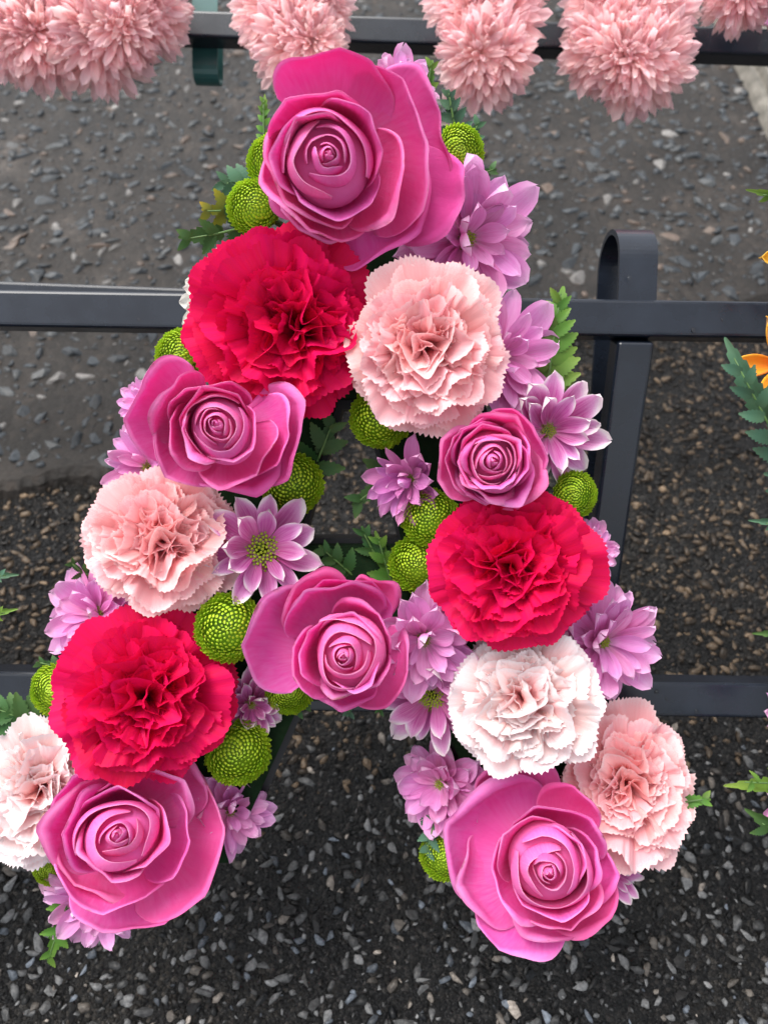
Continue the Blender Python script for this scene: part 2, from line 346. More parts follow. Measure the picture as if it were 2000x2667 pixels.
    return sheet(name, P, mat, th)

def fan_petal(name, L, W, A, waves, bend, seed, mat, nu=73, nv=12, teeth=13, curl=0.0, fold=0.0, tooth=0.05):
    """carnation petal: narrow claw opening to a wide fan with a saw-toothed edge; +X outwards, Z up"""
    rs = np.random.RandomState(seed)
    s = np.linspace(-1, 1, nu)[None, :]; v = np.linspace(0, 1, nv)[:, None]
    tri = np.abs(((s * teeth * 0.5 + 0.12 * np.sin(9 * s + seed)) % 1.0) - 0.5) * 2
    tth = np.repeat(tri * (tooth + tooth * 0.5 * np.sin(7.3 * s + rs.uniform(0, 6))), nv, 0)
    edge = 1 - 0.16 * np.abs(s) ** 3 + 0.05 * np.sin(3.1 * s + rs.uniform(0, 6)) + 0.025 * np.sin(8 * s + rs.uniform(0, 6))
    rho = L * (v * edge - smoothstep(0.72, 1.0, v) * tth)
    ang = s * W * (0.45 + 0.55 * smoothstep(0.0, 0.7, v)) 
    ph, ph2, ph3 = rs.uniform(0, 6.28, 3)
    wave = np.sin(waves * math.pi * s + ph + 0.8 * v) + 0.34 * np.sin(1.9 * waves * math.pi * s + ph2) + 0.10 * np.sin(4.3 * waves * math.pi * s + ph3)
    zz = A * L * wave * v ** 1.7
    zz = zz + bend * L * v ** 2 - curl * L * smoothstep(0.6, 1.0, v) ** 1.5 + fold * L * np.abs(s) * v
    lat = 0.35 * A * L * np.cos(waves * math.pi * s + ph) * v ** 1.5
    x = rho * np.cos(ang); y = rho * np.sin(ang) + lat
    P = np.stack([x, y, zz + 0 * x], -1)
    return sheet(name, P, mat)

def strap_petal(name, L, w, cup, bend, mat, seed, nu=9, nv=12, tipp=0.55, th=0.0, narrow=0.35, twist=0.0):
    """chrysanthemum ray petal: +X outwards, Z up"""
    rs = np.random.RandomState(seed)
    s = np.linspace(-1, 1, nu)[None, :]; v = np.linspace(0, 1, nv)[:, None]
    wid = w * (narrow + (1 - narrow) * smoothstep(0, 0.62, v)) * np.sqrt(np.clip(1 - (np.clip(v - tipp, 0, 1) / (1.0 - tipp)) ** 2.1, 0.006, 1))
    x = L * v * (1 - 0.03 * np.abs(s)); y = s * wid + L * 0.05 * np.sin(2.5 * v + rs.uniform(0, 6)) * v
    z = cup * w * (s ** 2) * (0.6 + 0.4 * v) + bend[0] * L * v + bend[1] * L * v ** 2 + bend[2] * L * v ** 3
    z = z + 0.05 * w * np.cos(s * 9.4) * v
    if twist:
        c, s_ = np.cos(twist * v), np.sin(twist * v); y, z = y * c - z * 0.3 * s_, z + y * s_
    P = np.stack([x + 0 * y, y, z], -1)
    return sheet(name, P, mat, th)

def pinna_mesh(name, L, w, mat, seed, lobes=7, fold=0.25, droop=0.15):
    """one leathery fern leaflet with a saw-toothed margin, +X along its midrib"""
    rs = np.random.RandomState(seed)
    V, F, UV = [], [], []
    nn = lobes * 4 + 1
    for i in range(nn):
        t = i / (nn - 1)
        env = w * (math.sin(math.pi * min(1, (0.12 + 0.88 * t)) ** 0.75) ** 0.8 if t < 1 else 0.0)
        ph = (t * lobes) % 1.0
        tooth = 0.70 + 0.34 * (ph if ph < 0.78 else (1 - ph) * 3.5)
        hw = max(env * tooth, 0.0001)
        x = L * t; z = -droop * L * t * t
        fw = 0.10 * L / lobes * ph
        for sgn, k in ((-1, 1.0), (-1, 0.5), (0, 0), (1, 0.5), (1, 1.0)):
            V.append((x + (fw * 2.2 * k if k else 0), sgn * k * hw, z + fold * k * hw + 0.0004 * math.sin(7 * t + k)))
            UV.append((0.5 + 0.5 * sgn * k, t))
    for i in range(nn - 1):
        for j in range(4):
            a = i * 5 + j
            F.append((a, a + 1, a + 6, a + 5))
    return mesh_np(name, V, F, mat, UV)

def frame_m(p, axis, spin=0.0):
    """local z along axis, local x as close to picture-right as possible"""
    z = Vector(axis).normalized()
    x = (RIGHT - z * RIGHT.dot(z)).normalized()
    y = z.cross(x)
    Mx = Matrix((x, y, z)).transposed().to_4x4()
    return Matrix.Translation(p) @ Mx @ Matrix.Rotation(spin, 4, 'Z')
def flower_axis(p, tilt=(0, 0), k=0.7):
    d = (CAM_P - Vector(p)).normalized()
    a = (SN * (1 - k) + d * k).normalized()
    return (a + RIGHT * math.sin(R_(tilt[0])) + UPV * math.sin(R_(tilt[1]))).normalized()
def px2m(p):                          # metres per view pixel at a point
    return (Vector(p) - CAM_P).dot(FWD) / F_PX * D

# centre lines of the letter's strokes (view pixels), read on the foam's front
SKEL_PX = [((795, 330), (250, 1790)), ((795, 330), (1190, 1800)), ((440, 1440), (1040, 1440))]
FOAM_N = 0.048
SKEL = [(on_plane(*a, FOAM_N), on_plane(*b, FOAM_N)) for a, b in SKEL_PX]
def foam_point(p):
    best = None
    for a, b in SKEL:
        ab = b - a; t = max(0.03, min(0.97, (p - a).dot(ab) / ab.dot(ab)))
        q = a + ab * t; dd = (q - (p - SN * (p - q).dot(SN))).length
        if best is None or dd < best[0]: best = (dd, q)
    dd, q = best
    flat = p - SN * (p - q).dot(SN)
    d = flat - q
    if d.length > 0.014: d = d.normalized() * 0.014
    return q + d - SN * 0.012
def add_stem(root, mat, r=0.0022):
    """stalk from under the bloom back into the foam"""
    Mi = root.matrix_world.inverted()
    e = Mi @ foam_point(root.matrix_world.translation)
    mid = Vector((e.x * 0.35, e.y * 0.35, e.z * 0.55))
    part('stem', tube('stem', [(0, 0, -0.004), tuple(mid), tuple(e)], r, r * 0.9, mat), root)

# ------------------------------------------------------------------ blooms
def make_rose(x, y, n, outer, heart, label, zc, seed, tilt=(0, 0), scale=1.0, heart_spin=0.0, Zt=0.046):
    """x, y: where the heart's spiral shows. outer: (azimuth, reach, half width, kind) in picture degrees / view pixels"""
    p = on_plane(x, y, n)
    ax = flower_axis(p, tilt, 0.85)
    k = px2m(p + ax * Zt * 0.4) * scale * 0.945
    root = empty('rose', frame_m(p, ax))
    tag(root, label, 'rose', 'pink roses in the letter')
    prs = random.Random(seed * 13)
    for i, o in enumerate(outer):
        az, reach, W, kind = o[:4]; ex = o[4] if len(o) > 4 else {}
        Rr = reach * k
        if kind == 'g':      # guard petal: wide open, corners rolled back
            Z = ex.get('Z', 0.30) * Zt
            a = dict(bulge=Rr * 0.50, roll=0.0040, amax=88, und=0.017, bowl=0.7, poly=1.0, crease=-0.05, drop=0.55, lean=0.10, skew=0.02, power=2.4, v0=0.80)
            W *= 1.22
        elif kind == 'c':    # cup petal
            Z = ex.get('Z', 0.66) * Zt
            a = dict(bulge=Rr * 0.70, roll=0.0028, amax=98, und=0.015, bowl=0.9, poly=0.8, crease=-0.02, tri=0.02, drop=0.48, lean=0.22, skew=0.05, power=3.0, v0=0.78)
        else:                # 'm' middle petal, upright
            Z = ex.get('Z', 0.92) * Zt
            a = dict(bulge=Rr * 0.98, roll=0.0015, amax=96, und=0.016, tri=0.03, poly=0.7, drop=0.5, lean=0.4, skew=0.07, power=3.2, v0=0.80)
        a.update({q: w for q, w in ex.items() if q != 'Z'})
        a['roll'] *= prs.uniform(0.55, 1.15); a['amax'] *= prs.uniform(0.8, 1.2)
        corr = a['roll'] * 1.2
        me = rose_petal('petal', R_(az), R_(W), max(Rr - corr, 0.004), Z, mat=M['rose'], seed=seed * 50 + i, **a)
        part('petal', me, root)
    n_h = len(heart)
    hrs = random.Random(seed * 7)
    HM = Matrix.Translation((0, 0, 0.85 * Zt)) @ Matrix.Rotation(R_(hrs.uniform(-9, 9)), 4, 'X') @ Matrix.Rotation(R_(hrs.uniform(-9, 9)), 4, 'Y') @ Matrix.Rotation(hrs.uniform(0, 3), 4, 'Z') @ Matrix.Diagonal((1.06, hrs.uniform(0.80, 0.96), 1, 1)) @ Matrix.Rotation(hrs.uniform(0, 3), 4, 'Z') @ Matrix.Translation((0, 0, -0.85 * Zt))
    heart = [h * hrs.uniform(0.93, 1.07) for h in heart]
    Zs = [Zt * (0.80 + 0.22 * (i / max(1, n_h - 1)) ** 0.85) for i in range(n_h)]
    for i, rr in enumerate(heart):   # tight spiral of the heart, outside to inside; each petal hugs the next one in
        Rr = rr * k; Z = Zs[i]
        pr = (heart[i - 1] if i else rr * 1.22) * k
        pz = (Zs[i - 1] if i else Z * 0.94) - 0.0036 * min(1.0, rr / 34 + 0.25)
        W = 112 + 22 * math.sin(i * 2.1 + seed)
        me = rose_petal('petal', heart_spin + i * 2.2 + seed * 1.7 + hrs.uniform(-.3, .3), R_(W), Rr, Z, hug=(pr * 0.985, pz), tip=0.05, tri=0.05, roll=min(0.0006, 0.045 * Rr + 0.0001), amax=120, skew=0.12, drop=0.30,
                        mat=M['rose_heart'], seed=seed * 50 + 30 + i, th=0.0003, nu=41, nv=16, v0=0.88, power=4.0)
        part('petal', me, root, HM @ Matrix.Translation((hrs.uniform(-.02, .02) * Rr, hrs.uniform(-.02, .02) * Rr, 0)))
    # the pressed petals inside the bud close the gaps between the rims
    prof = [(heart[0] * k * 1.15, 0.45 * Zt)] + [(0.97 * h * k, z - 0.0070 * min(1.0, h / 34 + 0.2)) for h, z in zip(heart, Zs)] + [(0.0, Zs[-1] - 0.0006)]
    V, F = [], []
    for r_, z_ in prof:
        for q in range(28): V.append((r_ * math.cos(q * 2 * math.pi / 28), r_ * math.sin(q * 2 * math.pi / 28), z_))
    for a in range(len(prof) - 1):
        for q in range(28): F.append((a * 28 + q, a * 28 + (q + 1) % 28, (a + 1) * 28 + (q + 1) % 28, (a + 1) * 28 + q))
    part('bud', mesh_np('bud', V, F, M['rose_heart'], uv=[(0.5, 0.5)] * len(V)), root, HM)
    add_stem(root, M['stem'], 0.003)
    return root

FAN = {}
def fan_set(mkey):
    if mkey in FAN: return FAN[mkey]
    m = M[mkey]; out = {}
    spec = {'guard': (1.00, 42, 0.045, 1.6, 0.05, 0.05), 'second': (0.90, 44, 0.09, 1.8, 0.06, 0.06), 'third': (0.77, 48, 0.13, 1.7, 0.12, 0.09),
            'fourth': (0.67, 50, 0.18, 1.6, 0.12, 0.14), 'core': (0.57, 54, 0.22, 1.5, 0.04, 0.12)}
    for key, (L, W, A, wv, bend, curl) in spec.items():
        out[key] = [fan_petal('petal', L, R_(W), A * (0.8 + 0.13 * q), wv + 0.25 * (q % 3), bend, 100 + 17 * q + len(key), m, curl=curl, teeth=23 + q % 5, tooth=0.030 if mkey == 'car_red' else 0.042) for q in range(5)]
    FAN[mkey] = out
    return out
def make_carnation(x, y, n, rad, mkey, label, seed, tilt=(0, 0), sq=(1, 1), spin=0.0, group=None, off=(0, 0), full=1.0):
    """x, y, rad: outline centre and radius in view pixels; off: where the heart sits relative to it"""
    p = on_plane(x, y, n)
    ax = flower_axis(p, tilt, 0.75)
    R0 = rad * px2m(p + ax * 0.015)
    root = empty('carnation', frame_m(p, ax))
    tag(root, label, 'carnation', group)
    S = fan_set(mkey); rs = random.Random(seed)
    lay = [('guard', 7, 6, 0.0), ('guard', 6, 13, 0.0), ('second', 8, 26, 0.02), ('third', 9, 42, 0.04), ('fourth', 10, 58, 0.06), ('core', 8, 74, 0.06), ('core', 5, 88, 0.015)]
    ox, oy = off[0] * R0 / rad, off[1] * R0 / rad
    for li, (key, cnt, el, rb) in enumerate(lay):
        cnt = max(3, int(round(cnt * full * (1.0 if li in (0, 1) else 1.0))))
        for i in range(cnt):
            az = spin + 2 * math.pi * (i + 0.5 * (li % 2)) / cnt + rs.uniform(-0.34, 0.34)
            e = R_(el + rs.uniform(-10, 10) * (0.5 + li / 5))
            sc = R0 * rs.uniform(0.88, 1.05)
            f = li / 6.0
            base = Vector((ox * f + rb * R0 * math.cos(az), oy * f + rb * R0 * math.sin(az), 0.0))
            # outline squash per direction
            q = 1 + (sq[0] - 1) * math.cos(az) ** 2 + (sq[1] - 1) * math.sin(az) ** 2
            Mx = Matrix.Translation(base) @ Matrix.Rotation(az, 4, 'Z') @ Matrix.Rotation(-e, 4, 'Y') @ Matrix.Rotation(rs.uniform(-0.25, 0.25) * (0.4 + f), 4, 'X')
            Mx = Mx @ Matrix.Diagonal((sc * q, sc * rs.choice((-1, 1)), sc, 1))
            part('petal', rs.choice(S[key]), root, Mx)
    # calyx under the petals
    part('calyx', tube('calyx', [(0, 0, -0.003), (0, 0, -0.010), (0, 0, -0.020)], 0.007, 0.005, M['stem'], 10), root)
    add_stem(root, M['stem'])
    return root

STR = {}
def strap_set(mkey, wid, cup, seed=0):
    key = (mkey, wid, cup)
    if key not in STR:
        STR[key] = [strap_petal('petal', 1.0, wid * (0.9 + 0.07 * q), cup * (0.7 + 0.2 * q), [(0.10, -0.05, 0.02), (0.05, 0.25, -0.18), (0.12, -0.1, -0.08), (0.0, 0.30, -0.05)][q], M[mkey], 300 + q, tipp=(0.74 if mkey == 'shell' else 0.5) + 0.05 * q, twist=0.15 * (q - 1.5)) for q in range(4)]
    return STR[key]
def disk_mesh():
    if 'disk' in STR: return STR['disk']
    V, F = [], []
    ga = math.pi * (3 - math.sqrt(5)); N = 130
    for i in range(N):
        r = math.sqrt((i + 0.5) / N); a = i * ga
        c = Vector((r * math.cos(a), r * math.sin(a), 0.42 * (1 - r * r) + 0.03 * math.sin(i * 1.7)))
        h = 0.075
        b = len(V)
        for q in range(5):
            t = 2 * math.pi * q / 5
            V.append((c.x + h * math.cos(t), c.y + h * math.sin(t), c.z - 0.10))
        V.append((c.x * 1.03, c.y * 1.03, c.z + 0.08))
        F += [(b + q, b + (q + 1) % 5, b + 5) for q in range(5)]
    STR['disk'] = mesh_np('disk_florets', V, F, M['disk'], smooth=True)
    return STR['disk']
def make_mum(x, y, n, rad, mkey, label, seed, tilt=(0, 0), rings=((16, 1.0, 4), (13, 0.86, 24), (8, 0.62, 44)), wid=0.20, cup=0.55, disk=0.2, group='chrysanthemums tucked between the larger blooms', k=0.5, name='chrysanthemum', axis=None, pos=None, stem=True, arc=None, mat_stem=None):
    p = on_plane(x, y, n) if pos is None else pos
    ax = flower_axis(p, tilt, k) if axis is None else axis
    R0 = rad * px2m(p)
    root = empty(name, frame_m(p, ax))
    tag(root, label, 'chrysanthemum', group)
    S = strap_set(mkey, wid, cup); rs = random.Random(seed)
    for li, (cnt, ln, el) in enumerate(rings):
        for i in range(cnt):
            az = 2 * math.pi * (i + 0.5 * (li % 2)) / cnt + rs.uniform(-0.13, 0.13) + seed
            e = R_(el + rs.uniform(-12, 12))
            sc = R0 * ln * rs.uniform(0.82, 1.06)
            Mx = Matrix.Translation((0, 0, 0.0012 * li)) @ Matrix.Rotation(az, 4, 'Z') @ Matrix.Translation((0.12 * R0 * disk * 3, 0, 0)) @ Matrix.Rotation(-e, 4, 'Y') @ Matrix.Rotation(rs.uniform(-0.3, 0.3), 4, 'X') @ Matrix.Diagonal((sc, sc * rs.uniform(0.88, 1.12), sc, 1))
            part('petal', rs.choice(S), root, Mx)
    if disk:
        part('disk', disk_mesh(), root, Matrix.Translation((0, 0, 0.002)) @ Matrix.Diagonal((R0 * disk * 1.15, R0 * disk * 1.15, R0 * disk * 1.15, 1)))
    if stem: add_stem(root, M['stem'], 0.0018)
    return root

POM = {}
def make_pompon(x, y, n, rad, label, seed, tilt=(0, 0), loose=0.0):
    p = on_plane(x, y, n)
    ax = flower_axis(p, tilt, 0.5)
    R0 = rad * 0.94 * px2m(p)
    root = empty('button_chrysanthemum', frame_m(p, ax, seed))
    tag(root, label, 'chrysanthemum', 'green button chrysanthemums in the letter')
    if 'f' not in POM:
        POM['f'] = [strap_petal('floret', 1.0, 0.36 + 0.03 * q, 0.75, (0.05, 0.30 + 0.1 * q, 0.25), M['pompon'], 500 + q, nu=5, nv=6, tipp=0.35, narrow=0.7) for q in range(3)]
        V, F = [], []
        for j in range(9):
            for i in range(16):
                la = math.pi * j / 8; lo = 2 * math.pi * i / 16
                V.append((math.sin(la) * math.cos(lo), math.sin(la) * math.sin(lo), math.cos(la)))
        for j in range(8):
            for i in range(16):
                F.append((j * 16 + i, (j + 1) * 16 + i, (j + 1) * 16 + (i + 1) % 16, j * 16 + (i + 1) % 16))
        POM['core'] = mesh_np('core', V, F, M['pompon'], uv=[(0.5, 0.05)] * len(V))
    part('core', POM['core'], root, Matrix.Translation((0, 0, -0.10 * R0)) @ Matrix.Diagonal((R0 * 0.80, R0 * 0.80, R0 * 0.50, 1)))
    rs = random.Random(seed); ga = math.pi * (3 - math.sqrt(5))
    N = 290; zmin = -0.25
    for i in range(N):
        zc = 1 - (1 - zmin) * ((i + 0.5) / N) ** 1.0
        la = math.acos(max(-1, min(1, zc))); az = i * ga
        t = i / N
        sz = R0 * (0.085 + 0.185 * t ** 0.75) * rs.uniform(0.92, 1.08) * (1 + loose * t)
        r0 = 0.80
        c = Vector((r0 * R0 * math.sin(la) * math.cos(az), r0 * R0 * math.sin(la) * math.sin(az), 0.74 * r0 * R0 * math.cos(la) - 0.17 * R0 * math.exp(-(la / 0.42) ** 2)))
        # florets point outwards-and-up, hugging the dome near the middle
        el = la - R_(52 - 20 * t) + rs.uniform(-0.1, 0.1)
        Mx = Matrix.Translation(c) @ Matrix.Rotation(az, 4, 'Z') @ Matrix.Rotation(el - math.pi / 2 + R_(28), 4, 'Y') @ Matrix.Diagonal((sz, sz, sz, 1))
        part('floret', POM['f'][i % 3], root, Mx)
    add_stem(root, M['stem'], 0.0018)
    return root

PIN = {}
def pinna_set(mkey):
    if mkey not in PIN:
        PIN[mkey] = [pinna_mesh('leaflet', 1.0, 0.30 + 0.03 * q, M[mkey], 700 + q, lobes=6 + q, fold=0.25 - 0.1 * q, droop=0.08 + 0.08 * q) for q in range(3)]
    return PIN[mkey]
def make_fern(x0, y0, x1, y1, n0, n1, wid, mkey, label, seed, pairs=6, group='fern tips tucked round the flowers', root_at=None, tipscale=0.75, bend=0.0):
    """frond tip from the hidden stalk end (x0,y0) to its tip (x1,y1) in view pixels; wid: half width in view pixels"""
    a, b = on_plane(x0, y0, n0), on_plane(x1, y1, n1)
    return fern_between(a, b, wid, mkey, label, seed, pairs, group, tipscale, bend)
def fern_between(a, b, wid, mkey, label, seed, pairs=6, group='fern tips tucked round the flowers', tipscale=0.75, bend=0.0, foam=True, facing=None):
    L = (b - a).length
    X = (b - a).normalized()
    Z = ((CAM_P - a).normalized() if facing is None else facing); Z = (Z - X * Z.dot(X)).normalized(); Y = Z.cross(X)
    rs = random.Random(seed)
    roll = rs.uniform(-0.35, 0.35)
    Mx = Matrix.Translation(a) @ Matrix((X, Y, Z)).transposed().to_4x4() @ Matrix.Rotation(roll, 4, 'X')
    root = empty('fern_frond', Mx)
    tag(root, label, 'fern', group)
    W = wid * px2m(a)
    S = pinna_set(mkey)
    def rp(t): return Vector((L * t, bend * L * t * t, 0.06 * L * math.sin(math.pi * t)))
    pts = [tuple(rp(t)) for t in (0, 0.25, 0.5, 0.75, 0.92)]
    if foam:
        e = Mx.inverted() @ foam_point(a)
        pts = [tuple(e), tuple(e * 0.4)] + pts
    part('stalk', tube('stalk', pts, 0.0011, 0.0003, M['stem'], 6), root)
    for i in range(pairs):
        t = 0.02 + 0.80 * i / max(1, pairs - 1) if pairs > 1 else 0.3
        ln = W * 1.2 * (1.0 - 0.62 * t ** 1.4) * rs.uniform(0.9, 1.08)
        for sd in (-1, 1):
            an = sd * R_(64 - 26 * t + rs.uniform(-6, 6))
            m2 = Matrix.Translation(rp(t + 0.03 * sd)) @ Matrix.Rotation(an, 4, 'Z') @ Matrix.Rotation(rs.uniform(-0.25, 0.25), 4, 'X') @ Matrix.Rotation(rs.uniform(-0.15, 0.1), 4, 'Y') @ Matrix.Diagonal((ln, ln * sd, ln, 1))
            part('leaflet', rs.choice(S), root, m2)
    tl = L * (0.42 if pairs > 5 else 0.72)
    part('leaflet', S[1], root, Matrix.Translation(rp(1.0) - Vector((tl, 0, 0))) @ Matrix.Diagonal((tl, min(tl, W * 1.7) * tipscale, tl, 1)))
    return root
# ---- LIB END

# ================================================================== ground
def ground_mat():
    m, n, l = new_mat('asphalt_binder')
    out = n.new('ShaderNodeOutputMaterial'); bs = n.new('ShaderNodeBsdfPrincipled')
    tc = n.new('ShaderNodeTexCoord')
    vo = n.new('ShaderNodeTexVoronoi'); vo.inputs['Scale'].default_value = 420
    n1 = n.new('ShaderNodeTexNoise'); n1.inputs['Scale'].default_value = 420; n1.inputs['Detail'].default_value = 6
    n2 = n.new('ShaderNodeTexNoise'); n2.inputs['Scale'].default_value = 6; n2.inputs['Detail'].default_value = 5
    for q in (vo, n1, n2): l.new(tc.outputs['Object'], q.inputs['Vector'])
    hv = n.new('ShaderNodeSeparateColor'); l.new(vo.outputs['Color'], hv.inputs[0])
    r1 = ramp(n, [(0.0, (0.005, 0.005, 0.0055)), (0.62, (0.008, 0.008, 0.0078)), (0.86, (0.015, 0.014, 0.013)), (0.97, (0.04, 0.038, 0.036))])
    l.new(hv.outputs[0], r1.inputs[0])
    r2 = ramp(n, [(0.35, (0.55, 0.55, 0.58)), (0.7, (1.25, 1.15, 1.0))]); l.new(n2.outputs['Fac'], r2.inputs[0])
    mx = n.new('ShaderNodeMix'); mx.data_type = 'RGBA'; mx.blend_type = 'MULTIPLY'; mx.inputs['Factor'].default_value = 1
    l.new(r1.outputs[0], mx.inputs['A']); l.new(r2.outputs[0], mx.inputs['B']); l.new(mx.outputs['Result'], bs.inputs['Base Color']); bs.inputs['Specular IOR Level'].default_value = 0.3
    rr = n.new('ShaderNodeMapRange'); rr.inputs['To Min'].default_value = 0.22; rr.inputs['To Max'].default_value = 0.62; l.new(n1.outputs['Fac'], rr.inputs['Value']); l.new(rr.outputs[0], bs.inputs['Roughness'])
    ad = n.new('ShaderNodeMath'); ad.operation = 'MULTIPLY_ADD'; ad.inputs[1].default_value = -1.2; l.new(vo.outputs['Distance'], ad.inputs[0]); l.new(n1.outputs['Fac'], ad.inputs[2])
    bp = n.new('ShaderNodeBump'); bp.inputs['Strength'].default_value = 0.9; bp.inputs['Distance'].default_value = 0.003; l.new(ad.outputs[0], bp.inputs['Height']); l.new(bp.outputs[0], bs.inputs['Normal'])
    l.new(bs.outputs[0], out.inputs['Surface'])
    return m
def worn_mat():
    m, n, l = new_mat('worn_asphalt')
    out = n.new('ShaderNodeOutputMaterial'); bs = n.new('ShaderNodeBsdfPrincipled')
    tc = n.new('ShaderNodeTexCoord')
    n1 = n.new('ShaderNodeTexNoise'); n1.inputs['Scale'].default_value = 9; n1.inputs['Detail'].default_value = 7; n1.inputs['Roughness'].default_value = 0.62
    n2 = n.new('ShaderNodeTexNoise'); n2.inputs['Scale'].default_value = 300; n2.inputs['Detail'].default_value = 6; n2.inputs['Roughness'].default_value = 0.7
    vo = n.new('ShaderNodeTexVoronoi'); vo.inputs['Scale'].default_value = 150
    for q in (vo, n1, n2): l.new(tc.outputs['Object'], q.inputs['Vector'])
    r1 = ramp(n, [(0.34, (0.0075, 0.0056, 0.0042)), (0.48, (0.0135, 0.0104, 0.0080)), (0.60, (0.026, 0.0205, 0.0165)), (0.72, (0.062, 0.052, 0.045))]); l.new(n1.outputs['Fac'], r1.inputs[0])
    hv = n.new('ShaderNodeSeparateColor'); l.new(vo.outputs['Color'], hv.inputs[0])
    r2 = ramp(n, [(0.0, (0.6, 0.6, 0.6)), (0.7, (1.0, 1.0, 1.0)), (0.92, (1.1, 1.1, 1.1)), (1.0, (1.7, 1.65, 1.6))]); l.new(hv.outputs[0], r2.inputs[0])
    mx = n.new('ShaderNodeMix'); mx.data_type = 'RGBA'; mx.blend_type = 'MULTIPLY'; mx.inputs['Factor'].default_value = 1
    l.new(r1.outputs[0], mx.inputs['A']); l.new(r2.outputs[0], mx.inputs['B']); l.new(mx.outputs['Result'], bs.inputs['Base Color']); bs.inputs['Specular IOR Level'].default_value = 0.3
    rr = n.new('ShaderNodeMapRange'); rr.inputs['To Min'].default_value = 0.35; rr.inputs['To Max'].default_value = 0.75; l.new(n2.outputs['Fac'], rr.inputs['Value']); l.new(rr.outputs[0], bs.inputs['Roughness'])
    ad = n.new('ShaderNodeMath'); ad.operation = 'MULTIPLY_ADD'; ad.inputs[1].default_value = -0.7; l.new(vo.outputs['Distance'], ad.inputs[0]); l.new(n2.outputs['Fac'], ad.inputs[2])
    bp = n.new('ShaderNodeBump'); bp.inputs['Strength'].default_value = 0.7; bp.inputs['Distance'].default_value = 0.002; l.new(ad.outputs[0], bp.inputs['Height']); l.new(bp.outputs[0], bs.inputs['Normal'])
    l.new(bs.outputs[0], out.inputs['Surface'])
    return m
def stone_mat():
    m, n, l = new_mat('stone_chips')
    out = n.new('ShaderNodeOutputMaterial'); bs = n.new('ShaderNodeBsdfPrincipled')
    at = n.new('ShaderNodeAttribute'); at.attribute_name = 'tint'
    tc = n.new('ShaderNodeTexCoord'); nz = n.new('ShaderNodeTexNoise'); nz.inputs['Scale'].default_value = 500; nz.inputs['Detail'].default_value = 5
    geo = n.new('ShaderNodeNewGeometry'); l.new(geo.outputs['Position'], nz.inputs['Vector'])
    r2 = ramp(n, [(0.3, (0.5, 0.5, 0.5)), (0.7, (1.25, 1.25, 1.25))]); l.new(nz.outputs['Fac'], r2.inputs[0])
    mx = n.new('ShaderNodeMix'); mx.data_type = 'RGBA'; mx.blend_type = 'MULTIPLY'; mx.inputs['Factor'].default_value = 1
    bs.inputs['Specular IOR Level'].default_value = 0.3; l.new(at.outputs['Color'], mx.inputs['A']); l.new(r2.outputs[0], mx.inputs['B']); l.new(mx.outputs['Result'], bs.inputs['Base Color'])
    rr = n.new('ShaderNodeMapRange'); rr.inputs['To Min'].default_value = 0.25; rr.inputs['To Max'].default_value = 0.6; l.new(nz.outputs['Fac'], rr.inputs['Value']); l.new(rr.outputs[0], bs.inputs['Roughness'])
    bp = n.new('ShaderNodeBump'); bp.inputs['Strength'].default_value = 0.5; bp.inputs['Distance'].default_value = 0.0008; l.new(nz.outputs['Fac'], bp.inputs['Height']); l.new(bp.outputs[0], bs.inputs['Normal'])
    l.new(bs.outputs[0], out.inputs['Surface'])
    return m
M['ground'], M['worn'], M['stone'] = ground_mat(), worn_mat(), stone_mat()
ground = tag(part('ground', mesh_np('ground', [(-60, -60, 0), (60, -60, 0), (60, 60, 0), (-60, 60, 0)], [(0, 1, 2, 3)], M['ground']), None), kind='structure')

# worn older surfacing beyond a broken edge
SEAM = [(-60.0, 0.36), (-1.3, 0.40)]
_sp = [on_ground(*q) for q in ((-250, 1100), (0, 1075), (130, 1035), (260, 1015), (420, 960), (700, 880), (900, 830), (1150, 740), (1400, 690), (1659, 660), (1900, 640))]
for a, b in zip(_sp[:-1], _sp[1:]):
    for q in range(14):
        t = q / 14
        p = a.lerp(b, t)
        SEAM.append((p.x, p.y + nrs.uniform(-0.0018, 0.0018) + 0.006 * math.sin(p.x * 31) + 0.003 * math.sin(p.x * 83)))
SEAM += [(1.3, 0.78), (60.0, 0.85)]
SX_, SY_ = np.array([q[0] for q in SEAM]), np.array([q[1] for q in SEAM])
def seam_y(x): return np.interp(x, SX_, SY_)
V = []; F = []
WT = 0.010
for i, (x, y) in enumerate(SEAM):
    V += [(x, y - 0.012, -0.004), (x, y - 0.003, WT * 0.6), (x, y + 0.006, WT), (x, 60.0, WT)]
for i in range(len(SEAM) - 1):
    for j in range(3):
        a = i * 4 + j
        F.append((a, a + 4, a + 5, a + 1))
worn = tag(part('worn_asphalt', mesh_np('worn_asphalt', V, F, M['worn'], smooth=False), None), kind='structure')

